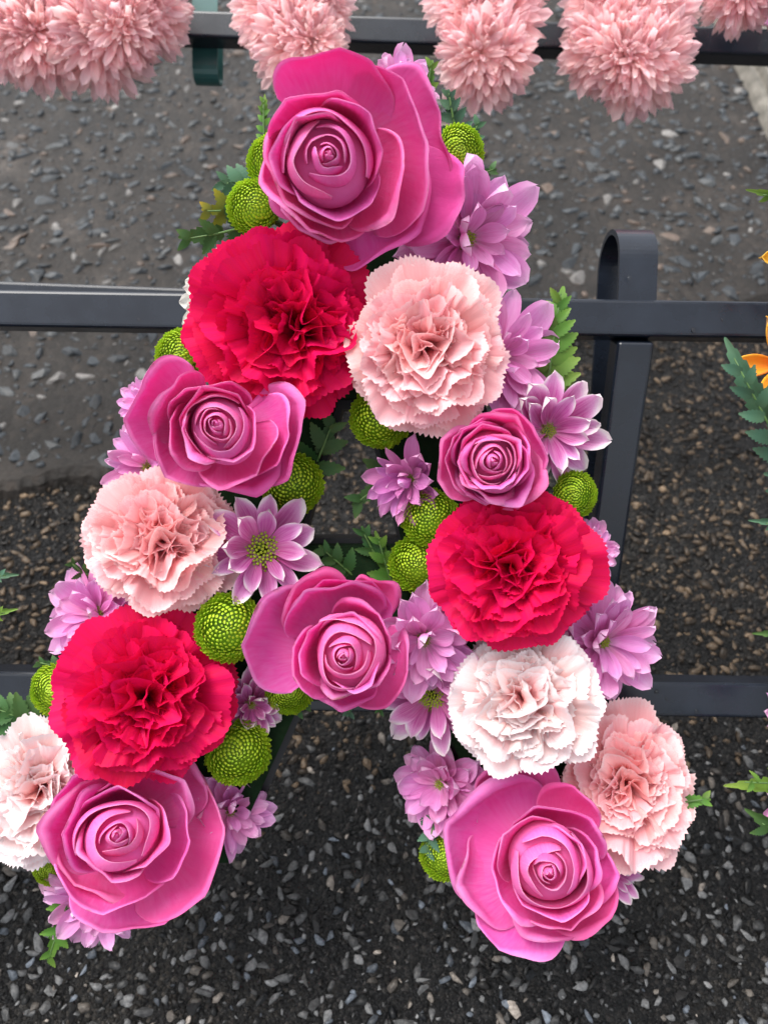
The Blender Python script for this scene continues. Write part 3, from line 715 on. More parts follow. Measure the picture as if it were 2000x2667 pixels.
def hull_stone(seed, flat=0.6):
    rs = np.random.RandomState(seed)
    bm = bmesh.new()
    for _ in range(17):
        v = rs.normal(size=3); v /= np.linalg.norm(v); v *= rs.uniform(0.82, 1.0)
        bm.verts.new((v[0] * rs.uniform(0.9, 1.15), v[1] * 0.72, v[2] * flat))
    r = bmesh.ops.convex_hull(bm, input=bm.verts)
    bmesh.ops.delete(bm, geom=[g for g in r['geom_interior'] if isinstance(g, bmesh.types.BMVert)], context='VERTS')
    bmesh.ops.triangulate(bm, faces=bm.faces)
    bm.verts.index_update()
    V = np.array([v.co[:] for v in bm.verts]); F = np.array([[v.index for v in f.verts] for f in bm.faces])
    bm.free()
    return V, F
STV = [hull_stone(i, 0.5 + 0.03 * (i % 8)) for i in range(28)]
def stone_tint(kind, sz=0.004):
    u = rnd.random()
    g = 0.06 + 0.24 * rnd.random() ** 1.8
    if kind == 'far':
        if u < 0.62: c = (0.048, 0.056, 0.064)
        elif u < 0.85: c = (0.072, 0.078, 0.082)
        elif u < 0.95: c = (0.12, 0.088, 0.070)
        else: c = (0.22, 0.21, 0.20)
        k = rnd.uniform(0.5, 1.05)
        return tuple(q * k for q in c)
    if rnd.random() < (0.22 if sz > 0.0036 else 0.42): g = rnd.uniform(0.004, 0.013)
    else: g = 0.035 + 0.17 * rnd.random() ** 1.5
    if kind == 'mid': w = (0.74, 0.52, 0.33)  # warm shade under the stand, painted into the stone colour as darker brown
    else: w = (0.97, 0.98, 0.98) if u < 0.82 else (1.08, 0.95, 0.82)
    if u > 0.985: g = 0.32
    if u < 0.12 and kind == 'near': w = (0.8, 0.92, 1.08)
    return tuple(g * q for q in w)
stones = []   # (x, y, z, size, kind)
def add_field(x0, x1, y0, y1, step, keep, smin, smax, fn, kind, zf, pw=1.6):
    for gx in np.arange(x0, x1, step):
        for gy in np.arange(y0, y1, step):
            if rnd.random() > keep: continue
            x, y = gx + rnd.uniform(-.5, .5) * step, gy + rnd.uniform(-.5, .5) * step
            if not fn(x, y): continue
            sz = smin + (smax - smin) * rnd.random() ** pw
            k2 = kind(x, y) if callable(kind) else kind
            stones.append((x, y, zf(sz), sz, k2))
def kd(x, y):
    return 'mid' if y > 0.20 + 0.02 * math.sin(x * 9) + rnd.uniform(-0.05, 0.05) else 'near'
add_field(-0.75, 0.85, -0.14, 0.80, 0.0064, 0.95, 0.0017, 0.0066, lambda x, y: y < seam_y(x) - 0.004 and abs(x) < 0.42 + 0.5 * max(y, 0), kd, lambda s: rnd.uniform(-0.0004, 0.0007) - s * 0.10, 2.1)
add_field(-1.1, 1.1, 0.36, 1.75, 0.0165, 0.86, 0.0042, 0.0135, lambda x, y: y > seam_y(x) + 0.012, 'far', lambda s: WT - s * 0.10)
add_field(-1.0, 1.0, 0.36, 1.5, 0.0105, 0.45, 0.0015, 0.0038, lambda x, y: y > seam_y(x) + 0.008, 'far', lambda s: WT - s * 0.1)
CV = np.array([CAM_P.x, CAM_P.y, CAM_P.z]); FV = np.array(FWD); RV = np.array(RIGHT); UVV = np.array(UPV)
def visible_size(st):
    d = np.array(st[:3]) - CV; dz = d @ FV
    px, py = (d @ RV) / dz * F_PX / IW, (d @ UVV) / dz * F_PX / IH
    if abs(px) > 0.52 or abs(py) > 0.52: return 0
    return st[3] / dz
order = sorted(range(len(stones)), key=lambda i: -visible_size(stones[i]))
single = set(order[:300])
def stone_xf(st, i):
    x, y, z, sz, kind = st
    a, t1, t2 = rnd.uniform(0, 6.28), rnd.gauss(0, 0.30), rnd.gauss(0, 0.30)
    if kind == 'far': t1 *= 0.3; t2 *= 0.3
    return Matrix.Translation((x, y, z)) @ Matrix.Rotation(a, 4, 'Z') @ Matrix.Rotation(t1, 4, 'X') @ Matrix.Rotation(t2, 4, 'Y') @ Matrix.Diagonal((sz * rnd.uniform(0.95, 1.3), sz * rnd.uniform(0.75, 1.05), sz * (0.8 if kind == 'far' else 0.72), 1))
bulk = {'near': ([], [], [], 0), 'far': ([], [], [], 0)}
single_me = {}
for i, st in enumerate(stones):
    m4 = stone_xf(st, i)
    vi = rnd.randrange(len(STV))
    if i in single:
        ti = rnd.randrange(3)
        key = (vi % 14, ti, st[4])
        if key not in single_me:
            V, F = STV[vi % 14]
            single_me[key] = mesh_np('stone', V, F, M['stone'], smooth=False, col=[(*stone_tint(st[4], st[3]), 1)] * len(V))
        part('stone', single_me[key], worn if st[4] == 'far' else ground, m4)
        continue
    V, F = STV[vi]
    A = np.array(m4)
    b = bulk['far' if st[4] == 'far' else 'near']
    VV = V @ A[:3, :3].T + A[:3, 3]
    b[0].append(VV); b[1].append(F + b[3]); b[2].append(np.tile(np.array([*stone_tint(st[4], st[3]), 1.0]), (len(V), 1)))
    bulk['far' if st[4] == 'far' else 'near'] = (b[0], b[1], b[2], b[3] + len(V))
def fast_tri_mesh(name, V, F, mat, col):
    me = bpy.data.meshes.new(name)
    me.vertices.add(len(V)); me.vertices.foreach_set('co', V.astype(np.float32).ravel())
    me.loops.add(len(F) * 3); me.loops.foreach_set('vertex_index', F.astype(np.int32).ravel())
    me.polygons.add(len(F)); me.polygons.foreach_set('loop_start', np.arange(0, len(F) * 3, 3, dtype=np.int32))
    me.update(calc_edges=True)
    a = me.color_attributes.new('tint', 'FLOAT_COLOR', 'POINT'); a.data.foreach_set('color', col.astype(np.float32).ravel())
    me.materials.append(mat); me.validate()
    return me
for key, par in (('near', ground), ('far', worn)):
    b = bulk[key]
    o = part('aggregate', fast_tri_mesh('aggregate', np.concatenate(b[0]), np.concatenate(b[1]), M['stone'], np.concatenate(b[2])), par)
    o['kind'] = 'stuff'

# ================================================================== metal stands
def box_bar(name, a, b, xdir, w, h, mat, bev=0.0022):
    """square tube from a to b; xdir: direction of its width, w by h"""
    a, b = Vector(a), Vector(b)
    L = (b - a).length; T = (b - a).normalized()
    X = Vector(xdir); X = (X - T * X.dot(T)).normalized(); Y = T.cross(X)
    bm = bmesh.new()
    bmesh.ops.create_cube(bm, size=1.0)
    bmesh.ops.scale(bm, vec=(w, h, L), verts=bm.verts)
    bmesh.ops.bevel(bm, geom=bm.edges[:], offset=bev, segments=3, affect='EDGES', profile=0.5)
    Mx = Matrix.Translation((a + b) / 2) @ Matrix((X, Y, T)).transposed().to_4x4()
    me = bpy.data.meshes.new(name); bm.to_mesh(me); bm.free(); me.materials.append(mat)
    return me, Mx
def strip(name, path, wdir, w, th, mat):
    """flat metal strip of width w bent along a path of points"""
    wd = Vector(wdir).normalized()
    V, F = [], []
    n = len(path)
    for k, p in enumerate(path):
        p = Vector(p)
        t = (Vector(path[min(k + 1, n - 1)]) - Vector(path[max(k - 1, 0)])).normalized()
        nn = t.cross(wd).normalized()
        for sw, sn in ((-1, -1), (1, -1), (1, 1), (-1, 1)):
            V.append(p + wd * (sw * w / 2) + nn * (sn * th / 2))
    for k in range(n - 1):
        for i in range(4):
            j = (i + 1) % 4
            F.append((k * 4 + i, k * 4 + j, k * 4 + 4 + j, k * 4 + 4 + i))
    F.append((3, 2, 1, 0)); F.append(tuple((n - 1) * 4 + i for i in range(4)))
    return mesh_np(name, V, F, mat, smooth=False)
BAR = 0.0205
def drop_mesh():
    V, F = [], []
    for j in range(5):
        for i in range(10):
            la = math.pi / 2 * j / 4; lo = 2 * math.pi * i / 10
            V.append((math.sin(la) * math.cos(lo), math.sin(la) * math.sin(lo), 0.55 * math.cos(la)))
    for j in range(4):
        for i in range(10):
            F.append((j * 10 + i, (j + 1) * 10 + i, (j + 1) * 10 + (i + 1) % 10, j * 10 + (i + 1) % 10))
    m, n, l = new_mat('water_drop')
    o = n.new('ShaderNodeOutputMaterial'); b = n.new('ShaderNodeBsdfPrincipled'); b.inputs['Transmission Weight'].default_value = 1; b.inputs['IOR'].default_value = 1.33; b.inputs['Roughness'].default_value = 0.02
    l.new(b.outputs[0], o.inputs['Surface'])
    return mesh_np('water_drop', V, F, m)
DROP = drop_mesh()

def make_stand(upper_pt, lower_pt, dirx, label, x_left, x_right, legs, hook=None, mat='bar', lower=True):
    """slanted letter stand: two cross bars, struts, and bent strips that carry the back legs"""
    dirx = Vector(dirx).normalized()
    N = SN
    root = empty('flower_stand', Matrix.Translation((upper_pt.x, upper_pt.y, 0)))
    tag(root, label, 'stand', 'metal stands for floral letters')
    inv = root.matrix_world.inverted()
    for nm, p, on in (('cross_bar', upper_pt, True), ('cross_bar', lower_pt, lower)):
        if not on: continue
        me, Mx = box_bar(nm, p + dirx * x_left, p + dirx * x_right, N, BAR, BAR, M[mat])
        part(nm, me, root, inv @ Mx)
    return root, inv

up1 = on_plane(829.5, 677, BAR / 2) - SN * BAR / 2
lo1 = on_plane(829.5, 1503, BAR / 2) - SN * BAR / 2
DIRX = Vector((1, 0, 0))
st1, inv1 = make_stand(up1, lo1, DIRX, 'black metal letter stand carrying the large mixed flower letter', -0.75, 0.75, None)
# struts (left one lies out of the picture), each with a bent strip rising over the upper bar and running down behind it
def stand_leg(root, inv, xw, up, low, mat='bar', side=1):
    ub = up + DIRX * xw
    # tube from under the upper bar down and back to the ground
    s0 = ub - SU * (BAR / 2 + 0.0005) + SN * 0.001
    d = (-SU * 0.94 - SN * 0.34).normalized()
    L = (s0.z - 0.006) / -d.z
    me, Mx = box_bar('leg', s0, s0 + d * L, DIRX, BAR * 1.02, BAR * 0.9, M[mat])
    part('leg', me, root, inv @ Mx)
    # strip: starts on the bar's front-top edge, arches up and over, runs down behind to the leg
    pts = []
    c0 = ub + SU * (BAR / 2 - 0.003) + SN * (BAR / 2 - 0.0035)
    hgt, dep = 0.026, 0.046
    for k in range(4): pts.append(c0 + SU * (hgt * k / 4))
    for k in range(29):
        a = math.pi * k / 28
        pts.append(c0 + SU * (hgt + 0.020 * math.sin(a)) - SN * (dep / 2 * (1 - math.cos(a))))
    b0 = pts[-1]
    b1 = s0 + d * 0.135 - SN * 0.012
    for k in range(1, 12): pts.append(b0.lerp(b1, k / 11))
    me = strip('hook', [inv @ p for p in pts], DIRX, BAR * 1.05, 0.0032, M[mat])
    part('hook', me, root)
xw_leg = (on_plane(1366, 690, 0) - up1).x
stand_leg(st1, inv1, xw_leg, up1, lo1)
stand_leg(st1, inv1, xw_leg - 0.50, up1, lo1)
# front legs of the lower bar stand beside the neighbouring letters
for xw in (-0.40, 0.40):
    a = lo1 + DIRX * xw - SU * (BAR / 2)
    me, Mx = box_bar('leg', a, Vector((a.x, a.y - 0.02, 0.006)), DIRX, BAR, BAR, M['bar'])
    part('leg', me, st1, inv1 @ Mx)
for (dx, dy, r) in ((1498, 713, 0.0016), (1418, 1495, 0.0014), (1360, 600, 0.0014), (1380, 1535, 0.0012), (1505, 1538, 0.0014), (1560, 690, 0.0009), (1440, 1510, 0.0008), (300, 690, 0.0008)):
    nrm = BAR / 2
    p = on_plane(dx, dy, nrm)
    part('water_drop', DROP, st1, inv1 @ (Matrix.Translation(p) @ SN.to_track_quat('Z', 'Y').to_matrix().to_4x4() @ Matrix.Diagonal((r, r, r, 1))))

# second stand behind, same height
up2 = at_depth(829.5, 66, 0.66); up2.z = up1.z
DIRX2 = Vector((math.cos(R_(-1.9)), math.sin(R_(-1.9)), 0))
lo2 = up2 - SU * (up1 - lo1).dot(SU)
st2, inv2 = make_stand(up2, lo2, DIRX2, 'black metal letter stand holding the pink chrysanthemum letters', -1.0, 1.0, None)
for xw in (-0.62, 0.62):
    s0 = up2 + DIRX2 * xw - SU * (BAR / 2)
    d = (-SU * 0.94 - SN * 0.34).normalized()
    me, Mx = box_bar('leg', s0, s0 + d * ((s0.z - 0.014) / -d.z), DIRX2, BAR, BAR, M['bar']); part('leg', me, st2, inv2 @ Mx)
    s0 = lo2 + DIRX2 * xw - SU * (BAR / 2)
    me, Mx = box_bar('leg', s0, Vector((s0.x, s0.y - 0.02, 0.014)), DIRX2, BAR, BAR, M['bar']); part('leg', me, st2, inv2 @ Mx)
# green strip hook looped over its front bar
gx = at_depth(432, 66, 0.66)
gc = up2 + DIRX2 * ((gx - up2).dot(DIRX2))
pts = []
gt = gc - SN * (BAR / 2 + 0.0015)
for k in range(6): pts.append(gt + SU * (0.060 - 0.082 * k / 5))
for k in range(1, 11):
    a = math.pi * k / 10
    pts.append(gt - SU * (0.022 + 0.010 * math.sin(a)) - SN * (0.011 * (1 - math.cos(a))))
for k in range(1, 6): pts.append(gt - SU * (0.022 - 0.024 * k / 5) - SN * 0.022)
hk = empty('strip_hook', Matrix.Translation(gt)); tag(hk, 'dark green painted metal strip hook curled under the far bar', 'hook')
part('strip', strip('strip', [Vector(p) - gt for p in pts], DIRX2, 0.021, 0.002, M['hookpaint']), hk)

# pale kerb at the far right
kp = [on_ground(*q, z=WT) for q in ((1580, 148), (1659, 335), (1900, 335), (1900, 100))]
def kerb():
    a = on_ground(1596, 148, WT); b = on_ground(1684, 335, WT)
    d = (b - a).normalized(); nrm = Vector((-d.y, d.x, 0)); 
    if nrm.x < 0: nrm = -nrm
    p0, p1 = a - d * 1.2, b + d * 1.5
    bm = bmesh.new(); n = 60
    rows = []
    prof = [(-0.010, -0.01), (-0.002, 0.006), (0.004, 0.012), (0.011, 0.013), (0.014, 0.004), (0.022, 0.004), (0.026, 0.014), (0.16, 0.016), (0.17, -0.01)]
    for i in range(n + 1):
        t = i / n; base = p0.lerp(p1, t)
        rows.append([bm.verts.new(base + nrm * (q[0] + (nrs.uniform(-0.003, 0.003) if j < 4 else 0)) + Vector((0, 0, q[1] + (nrs.uniform(-0.002, 0.002) if 0 < j < 4 else 0)))) for j, q in enumerate(prof)])
    for r0, r1 in zip(rows[:-1], rows[1:]):
        for j in range(len(prof) - 1): bm.faces.new((r0[j], r1[j], r1[j + 1], r0[j + 1]))
    me = bpy.data.meshes.new('kerb'); bm.to_mesh(me); bm.free()
    return me
M['kerb'] = paint_mat('pale_concrete', (0.085, 0.078, 0.066), 0.8, 0.2, 55, 0.3, (0.20, 0.185, 0.16), bump=0.5)
kme = kerb(); kme.materials.append(M['kerb'])
tag(part('kerb', kme, None), kind='structure')

# ================================================================== the letter's base
def poly_prism(name, outer, hole, n0, n1, mat, origin, inset=0.0):
    bm = bmesh.new()
    def ring(pts, n): return [bm.verts.new(Vector(on_plane(x, y, FOAM_N)) + SN * (n - FOAM_N) - origin) for x, y in pts]
    ot, ob = ring(outer, n1), ring(outer, n0); ht, hb = ring(hole, n1), ring(hole, n0)
    for top, bot, rv in ((ot, ob, 0), (ht, hb, 1)):
        for i in range(len(top)):
            j = (i + 1) % len(top)
            bm.faces.new((top[i], top[j], bot[j], bot[i]))
    for a, b in ((ot, ht), (ob, hb)):
        ed = []
        for rg in (a, b):
            for i in range(len(rg)):
                e = bm.edges.get((rg[i], rg[(i + 1) % len(rg)])); ed.append(e)
        bmesh.ops.triangle_fill(bm, edges=ed, use_beauty=True)
    bmesh.ops.recalc_face_normals(bm, faces=bm.faces)
    me = bpy.data.meshes.new(name); bm.to_mesh(me); bm.free(); me.materials.append(mat)
    return me
A_OUT = [(735, 205), (865, 205), (1345, 1880), (1075, 1880), (930, 1528), (660, 1528), (505, 1880), (135, 1880)]
A_HOLE = [(736, 880), (784, 880), (860, 1168), (652, 1168)]
lb_o = STAND_O.copy()
letter = empty('letter_base', Matrix.Translation(lb_o))
tag(letter, 'black plastic tray with green foam shaped as the letter A under the flowers', 'letter base')
part('tray', poly_prism('tray', A_OUT, A_HOLE, BAR / 2 + 0.0005, 0.034, M['tray'], lb_o), letter)
def shrink(pts, k, c): return [(c[0] + (x - c[0]) * k, c[1] + (y - c[1]) * k) for x, y in pts]
A_OUT2 = [(745, 225), (855, 225), (1325, 1865), (1088, 1865), (938, 1515), (650, 1515), (492, 1865), (155, 1865)]
A_HOLE2 = [(726, 860), (792, 860), (870, 1180), (638, 1180)]
part('foam', poly_prism('foam', A_OUT2, A_HOLE2, 0.0335, FOAM_N, M['foam'], lb_o), letter)

# ================================================================== flowers of the letter
H8 = [76, 58, 45, 37, 26, 18, 12, 7, 3]
make_rose(712, 348, 0.078, [
    (80, 232, 44, 'g', {'Z': .46, 'tipx': 0.1}), (16, 305, 36, 'g', {'Z': .30, 'tipx': .25}), (-20, 312, 26, 'g', {'Z': .36}), (-46, 272, 46, 'g', {'Z': .34}), (205, 168, 30, 'g', {'Z': .2}), (262, 190, 46, 'g', {'Z': .3}),
    (8, 252, 66, 'c', {'Z': .56}), (236, 182, 72, 'c', {'skew': .14, 'Z': .56}), (222, 160, 80, 'c', {'skew': .12, 'Z': .64}), (105, 154, 78, 'c', {'Z': .70}), (-22, 186, 56, 'c', {'Z': .60, 'skew': -.12}),
    (172, 116, 74, 'm', {'Z': .84}), (34, 126, 74, 'm', {'Z': .84}), (272, 136, 76, 'm', {'skew': .2, 'Z': .74}), (120, 100, 70, 'm', {'Z': .88})], [84, 64, 49, 39, 27, 19, 12, 7, 3],
    'largest pink rose at the top point of the letter', 0, 3, Zt=0.050)
make_rose(475, 922, 0.080, [
    (165, 214, 44, 'g', {'Z': .36}), (-10, 216, 44, 'g', {'Z': .40, 'roll': .005}), (-80, 186, 50, 'g', {'Z': .32, 'tipx': -.2}), (214, 172, 46, 'g', {'Z': .44}), (150, 166, 46, 'c', {'Z': .52}), (-14, 176, 46, 'c', {'Z': .52}),
    (108, 128, 72, 'c', {'Z': .66}), (-55, 146, 66, 'c', {'Z': .60}), (200, 118, 60, 'c', {'Z': .66}),
    (100, 94, 90, 'm', {'Z': .82}), (-40, 94, 80, 'm', {'Z': .84}), (215, 84, 70, 'm', {'Z': .86})], [70, 58, 44, 36, 29, 21, 15, 9, 4],
    'pink rose overlapping a red carnation, its right petal curled up', 0, 4, Zt=0.046)
make_rose(1060, 995, 0.078, [
    (28, 146, 58, 'g', {'Z': .45}), (-35, 138, 50, 'g', {'Z': .38}), (-105, 114, 60, 'g', {'Z': .42}), (185, 130, 55, 'g', {'Z': .42}), (120, 122, 58, 'g', {'Z': .45}),
    (60, 116, 66, 'c', {'Z': .62}), (-60, 108, 66, 'c', {'Z': .62}), (180, 112, 66, 'c', {'Z': .64}), (10, 104, 62, 'c', {'Z': .70}), (250, 98, 64, 'c', {'Z': .70}), (130, 98, 64, 'c', {'Z': .72}),
    (-20, 84, 70, 'm', {'Z': .84}), (100, 82, 74, 'm', {'Z': .84}), (220, 80, 74, 'm', {'Z': .85}), (40, 70, 80, 'm', {'Z': .90}), (160, 68, 80, 'm', {'Z': .90}), (280, 66, 80, 'm', {'Z': .90})], [58, 51, 44, 36, 28, 23, 16, 10, 4],
    'small tightly layered pink rose with many rings of petals', 0, 5, Zt=0.040)
make_rose(747, 1408, 0.074, [
    (166, 226, 44, 'g', {'Z': .48}), (-104, 146, 52, 'g', {'Z': .3, 'tipx': .1}), (-26, 172, 46, 'g', {'Z': .34}), (96, 190, 52, 'g', {'Z': .46}), (128, 196, 34, 'g', {'Z': .4}), (62, 200, 20, 'g', {'Z': .3}),
    (108, 178, 60, 'c', {'Z': .58}), (44, 128, 66, 'c', {'Z': .68}), (196, 124, 60, 'c', {'Z': .64}), (-62, 112, 80, 'c', {'Z': .66}),
    (170, 106, 70, 'm', {'Z': .78}), (70, 96, 80, 'm', {'Z': .80}), (-50, 90, 84, 'm', {'Z': .80})], [74, 55, 46, 32, 24, 17, 10, 5],
    'pink rose in the middle of the letter crossbar', 0, 6, Zt=0.048)
make_rose(265, 1792, 0.070, [
    (-6, 246, 58, 'g', {'Z': .40}), (-76, 246, 46, 'g', {'Z': .25, 'tipx': .3}), (166, 168, 58, 'g', {'Z': .42}), (128, 196, 34, 'g', {'Z': .45}), (232, 176, 50, 'g', {'Z': .34}), (50, 240, 34, 'g', {'Z': .4}),
    (70, 150, 70, 'c', {'Z': .66, 'skew': -.22}), (-100, 176, 68, 'c', {'Z': .50}), (-8, 168, 52, 'c', {'Z': .62}), (176, 132, 70, 'c', {'Z': .64}),
    (80, 112, 84, 'm', {'Z': .80}), (-115, 98, 88, 'm', {'Z': .78}), (-20, 108, 72, 'm', {'Z': .78})], [76, 52, 34, 27, 17, 11, 5],
    'wide open pink rose on the left foot of the letter', 0, 7, Zt=0.050)
make_rose(1180, 1865, 0.070, [
    (150, 244, 52, 'g', {'Z': .5}), (196, 222, 36, 'g', {'Z': .34}), (236, 204, 42, 'g', {'Z': .25}), (-82, 170, 48, 'g', {'Z': .25}), (-48, 176, 36, 'g', {'Z': .3}), (-4, 156, 36, 'g', {'Z': .32}), (62, 180, 30, 'g', {'Z': .5}), (110, 250, 30, 'g', {'Z': .42}),
    (84, 146, 80, 'c', {'Z': .66, 'skew': -.1}), (205, 142, 62, 'c', {'Z': .58}), (-70, 140, 60, 'c', {'Z': .55}), (10, 116, 56, 'c', {'Z': .66}),
    (135, 114, 72, 'm', {'Z': .76}), (-85, 104, 80, 'm', {'Z': .72}), (30, 92, 76, 'm', {'Z': .80})], [72, 60, 42, 35, 26, 17, 10, 5],
    'wide open pink rose on the right foot of the letter', 0, 8, Zt=0.050)

GR, GP = 'red carnations in the letter', 'pale pink carnations in the letter'
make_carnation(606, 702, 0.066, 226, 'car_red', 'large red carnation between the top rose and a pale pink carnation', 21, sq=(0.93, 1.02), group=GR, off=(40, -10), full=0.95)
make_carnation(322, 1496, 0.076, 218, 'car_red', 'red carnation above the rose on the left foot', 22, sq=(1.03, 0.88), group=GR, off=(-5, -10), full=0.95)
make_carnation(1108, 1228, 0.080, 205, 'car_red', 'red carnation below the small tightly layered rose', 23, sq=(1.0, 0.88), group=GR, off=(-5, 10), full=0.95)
make_carnation(925, 755, 0.078, 196, 'car_pink', 'pale pink carnation beside the large red carnation near the top', 24, sq=(0.96, 1.02), group=GP, off=(-10, 10))
make_carnation(352, 1168, 0.070, 184, 'car_pink', 'pale pink carnation touching the white tipped daisy with the green eye', 25, sq=(1.0, 0.92), group=GP)
make_carnation(1130, 1512, 0.074, 194, 'car_blush', 'blush carnation with nearly white fringed rim under a red carnation', 26, sq=(1.0, 0.84), group=GP)
make_carnation(1348, 1690, 0.045, 185, 'car_pink', 'pale pink carnation leaning out beside the right foot rose', 27, sq=(0.82, 1.06), group=GP, tilt=(22, 0))
make_carnation(92, 1702, 0.050, 182, 'car_blush', 'whitish blush carnation half hidden behind the left foot rose', 28, sq=(0.72, 1.0), group=GP, tilt=(-25, 0))

MG = 'chrysanthemums tucked between the larger blooms'
make_mum(1004, 515, 0.044, 160, 'lilac', 'lilac chrysanthemum with broad petals right of the top rose', 31, tilt=(30, -5), wid=0.22)
make_mum(1075, 770, 0.052, 138, 'lilac', 'lilac chrysanthemum right of the upper pale pink carnation', 32, tilt=(28, 0), wid=0.22)
make_mum(1180, 930, 0.056, 122, 'whitetip', 'white tipped magenta chrysanthemum right of the small layered rose', 33, tilt=(18, 0), rings=((14, 1.0, 8), (9, 0.85, 34)), wid=0.21)
make_mum(564, 1186, 0.070, 124, 'whitetip', 'white tipped magenta daisy showing its whole green eye', 34, tilt=(4, 2), rings=((11, 1.0, 8), (8, 0.80, 26)), wid=0.21, disk=0.36)
make_mum(888, 1035, 0.062, 100, 'mauve', 'small half closed mauve chrysanthemum at the edge of the hole', 35, tilt=(-30, -10), rings=((12, 1.0, 20), (10, 0.9, 40), (6, 0.7, 62)), wid=0.17)
make_mum(915, 1378, 0.066, 128, 'lilac', 'lilac chrysanthemum between the crossbar rose and a red carnation', 36, tilt=(8, -18), wid=0.24)
make_mum(935, 1500, 0.055, 118, 'whitetip', 'white tipped chrysanthemum with green eye beside the blush carnation', 37, tilt=(-24, -20), rings=((12, 1.0, 8), (8, 0.8, 26)), wid=0.22, disk=0.30)
make_mum(955, 1692, 0.042, 108, 'lilac', 'lilac chrysanthemum above left of the right foot rose', 38, tilt=(-30, -5), wid=0.24)
make_mum(1295, 1385, 0.054, 138, 'lilac', 'lilac chrysanthemum on the right edge beside the blush carnation', 39, tilt=(32, -6), wid=0.19, rings=((18, 1.0, 4), (15, 0.92, 22), (10, 0.75, 42)))
make_mum(325, 880, 0.052, 76, 'lilac', 'small lilac chrysanthemum peeping out above the left side rose', 40, tilt=(-30, 15), wid=0.2)
make_mum(325, 1010, 0.052, 106, 'lilac', 'lilac chrysanthemum whose long petals stick out left of the side rose', 41, tilt=(-25, 0), wid=0.16)
make_mum(215, 1330, 0.050, 118, 'lilac', 'lilac chrysanthemum left between pale pink and red carnations', 42, tilt=(-34, 6), wid=0.22)
make_mum(540, 1520, 0.052, 84, 'whitetip', 'white tipped chrysanthemum below the crossbar right of a red carnation', 43, tilt=(30, -8), wid=0.22)
make_mum(494, 1752, 0.046, 100, 'lilac', 'lilac chrysanthemum right behind the left foot rose', 44, tilt=(34, 0), wid=0.22)
make_mum(215, 1935, 0.044, 122, 'lilac', 'lilac chrysanthemum under the bottom rim of the left foot rose', 45, tilt=(-14, -34), wid=0.2)
make_mum(862, 195, 0.050, 84, 'lilac', 'small pale lilac chrysanthemum behind the top rose', 46, tilt=(15, 34), wid=0.26)
make_mum(1270, 1190, 0.048, 66, 'lilac', 'small lilac chrysanthemum right behind the red carnation', 47, tilt=(34, 4), wid=0.22)
make_mum(1310, 1880, 0.044, 90, 'whitetip', 'white tipped chrysanthemum peeping out below the leaning carnation', 48, tilt=(20, -30), wid=0.16)

for i, (x, y, n, r, tl, lb) in enumerate([
    (590, 350, 0.058, 62, (-22, 10), 'green button chrysanthemum left behind the top rose'),
    (548, 448, 0.060, 62, (-12, 6), 'green button chrysanthemum between top rose and large red carnation'),
    (992, 325, 0.056, 58, (25, 8), 'green button chrysanthemum right behind the top rose'),
    (392, 770, 0.058, 62, (-25, 6), 'green button chrysanthemum left of the large red carnation'),
    (822, 902, 0.062, 70, (0, -6), 'green button chrysanthemum at the top of the hole'),
    (630, 1045, 0.060, 72, (8, -10), 'green button chrysanthemum under the right petal of the side rose'),
    (930, 1118, 0.066, 66, (0, 0), 'bright green button chrysanthemum below the small layered rose'),
    (903, 1218, 0.060, 62, (-8, -4), 'green button chrysanthemum left of the right hand red carnation'),
    (496, 1356, 0.080, 78, (0, 0), 'plump green button chrysanthemum between crossbar rose and pale pink carnation'),
    (1240, 1068, 0.054, 54, (24, 0), 'green button chrysanthemum right of the small layered rose'),
    (118, 1490, 0.056, 58, (-32, 0), 'green button chrysanthemum at the left edge above the whitish carnation'),
    (514, 1625, 0.064, 74, (14, -8), 'green button chrysanthemum right above the left foot rose'),
    (625, 1495, 0.054, 50, (4, -22), 'small green button chrysanthemum under the crossbar rose'),
    (958, 1848, 0.048, 56, (-22, -4), 'green button chrysanthemum left behind the right foot rose'),
    (112, 1876, 0.044, 42, (-10, -24), 'small green button chrysanthemum below the whitish carnation')]):
    make_pompon(x, y, n, r, lb, 60 + i, tl, loose=0.25 if i in (7, 12) else 0.0)

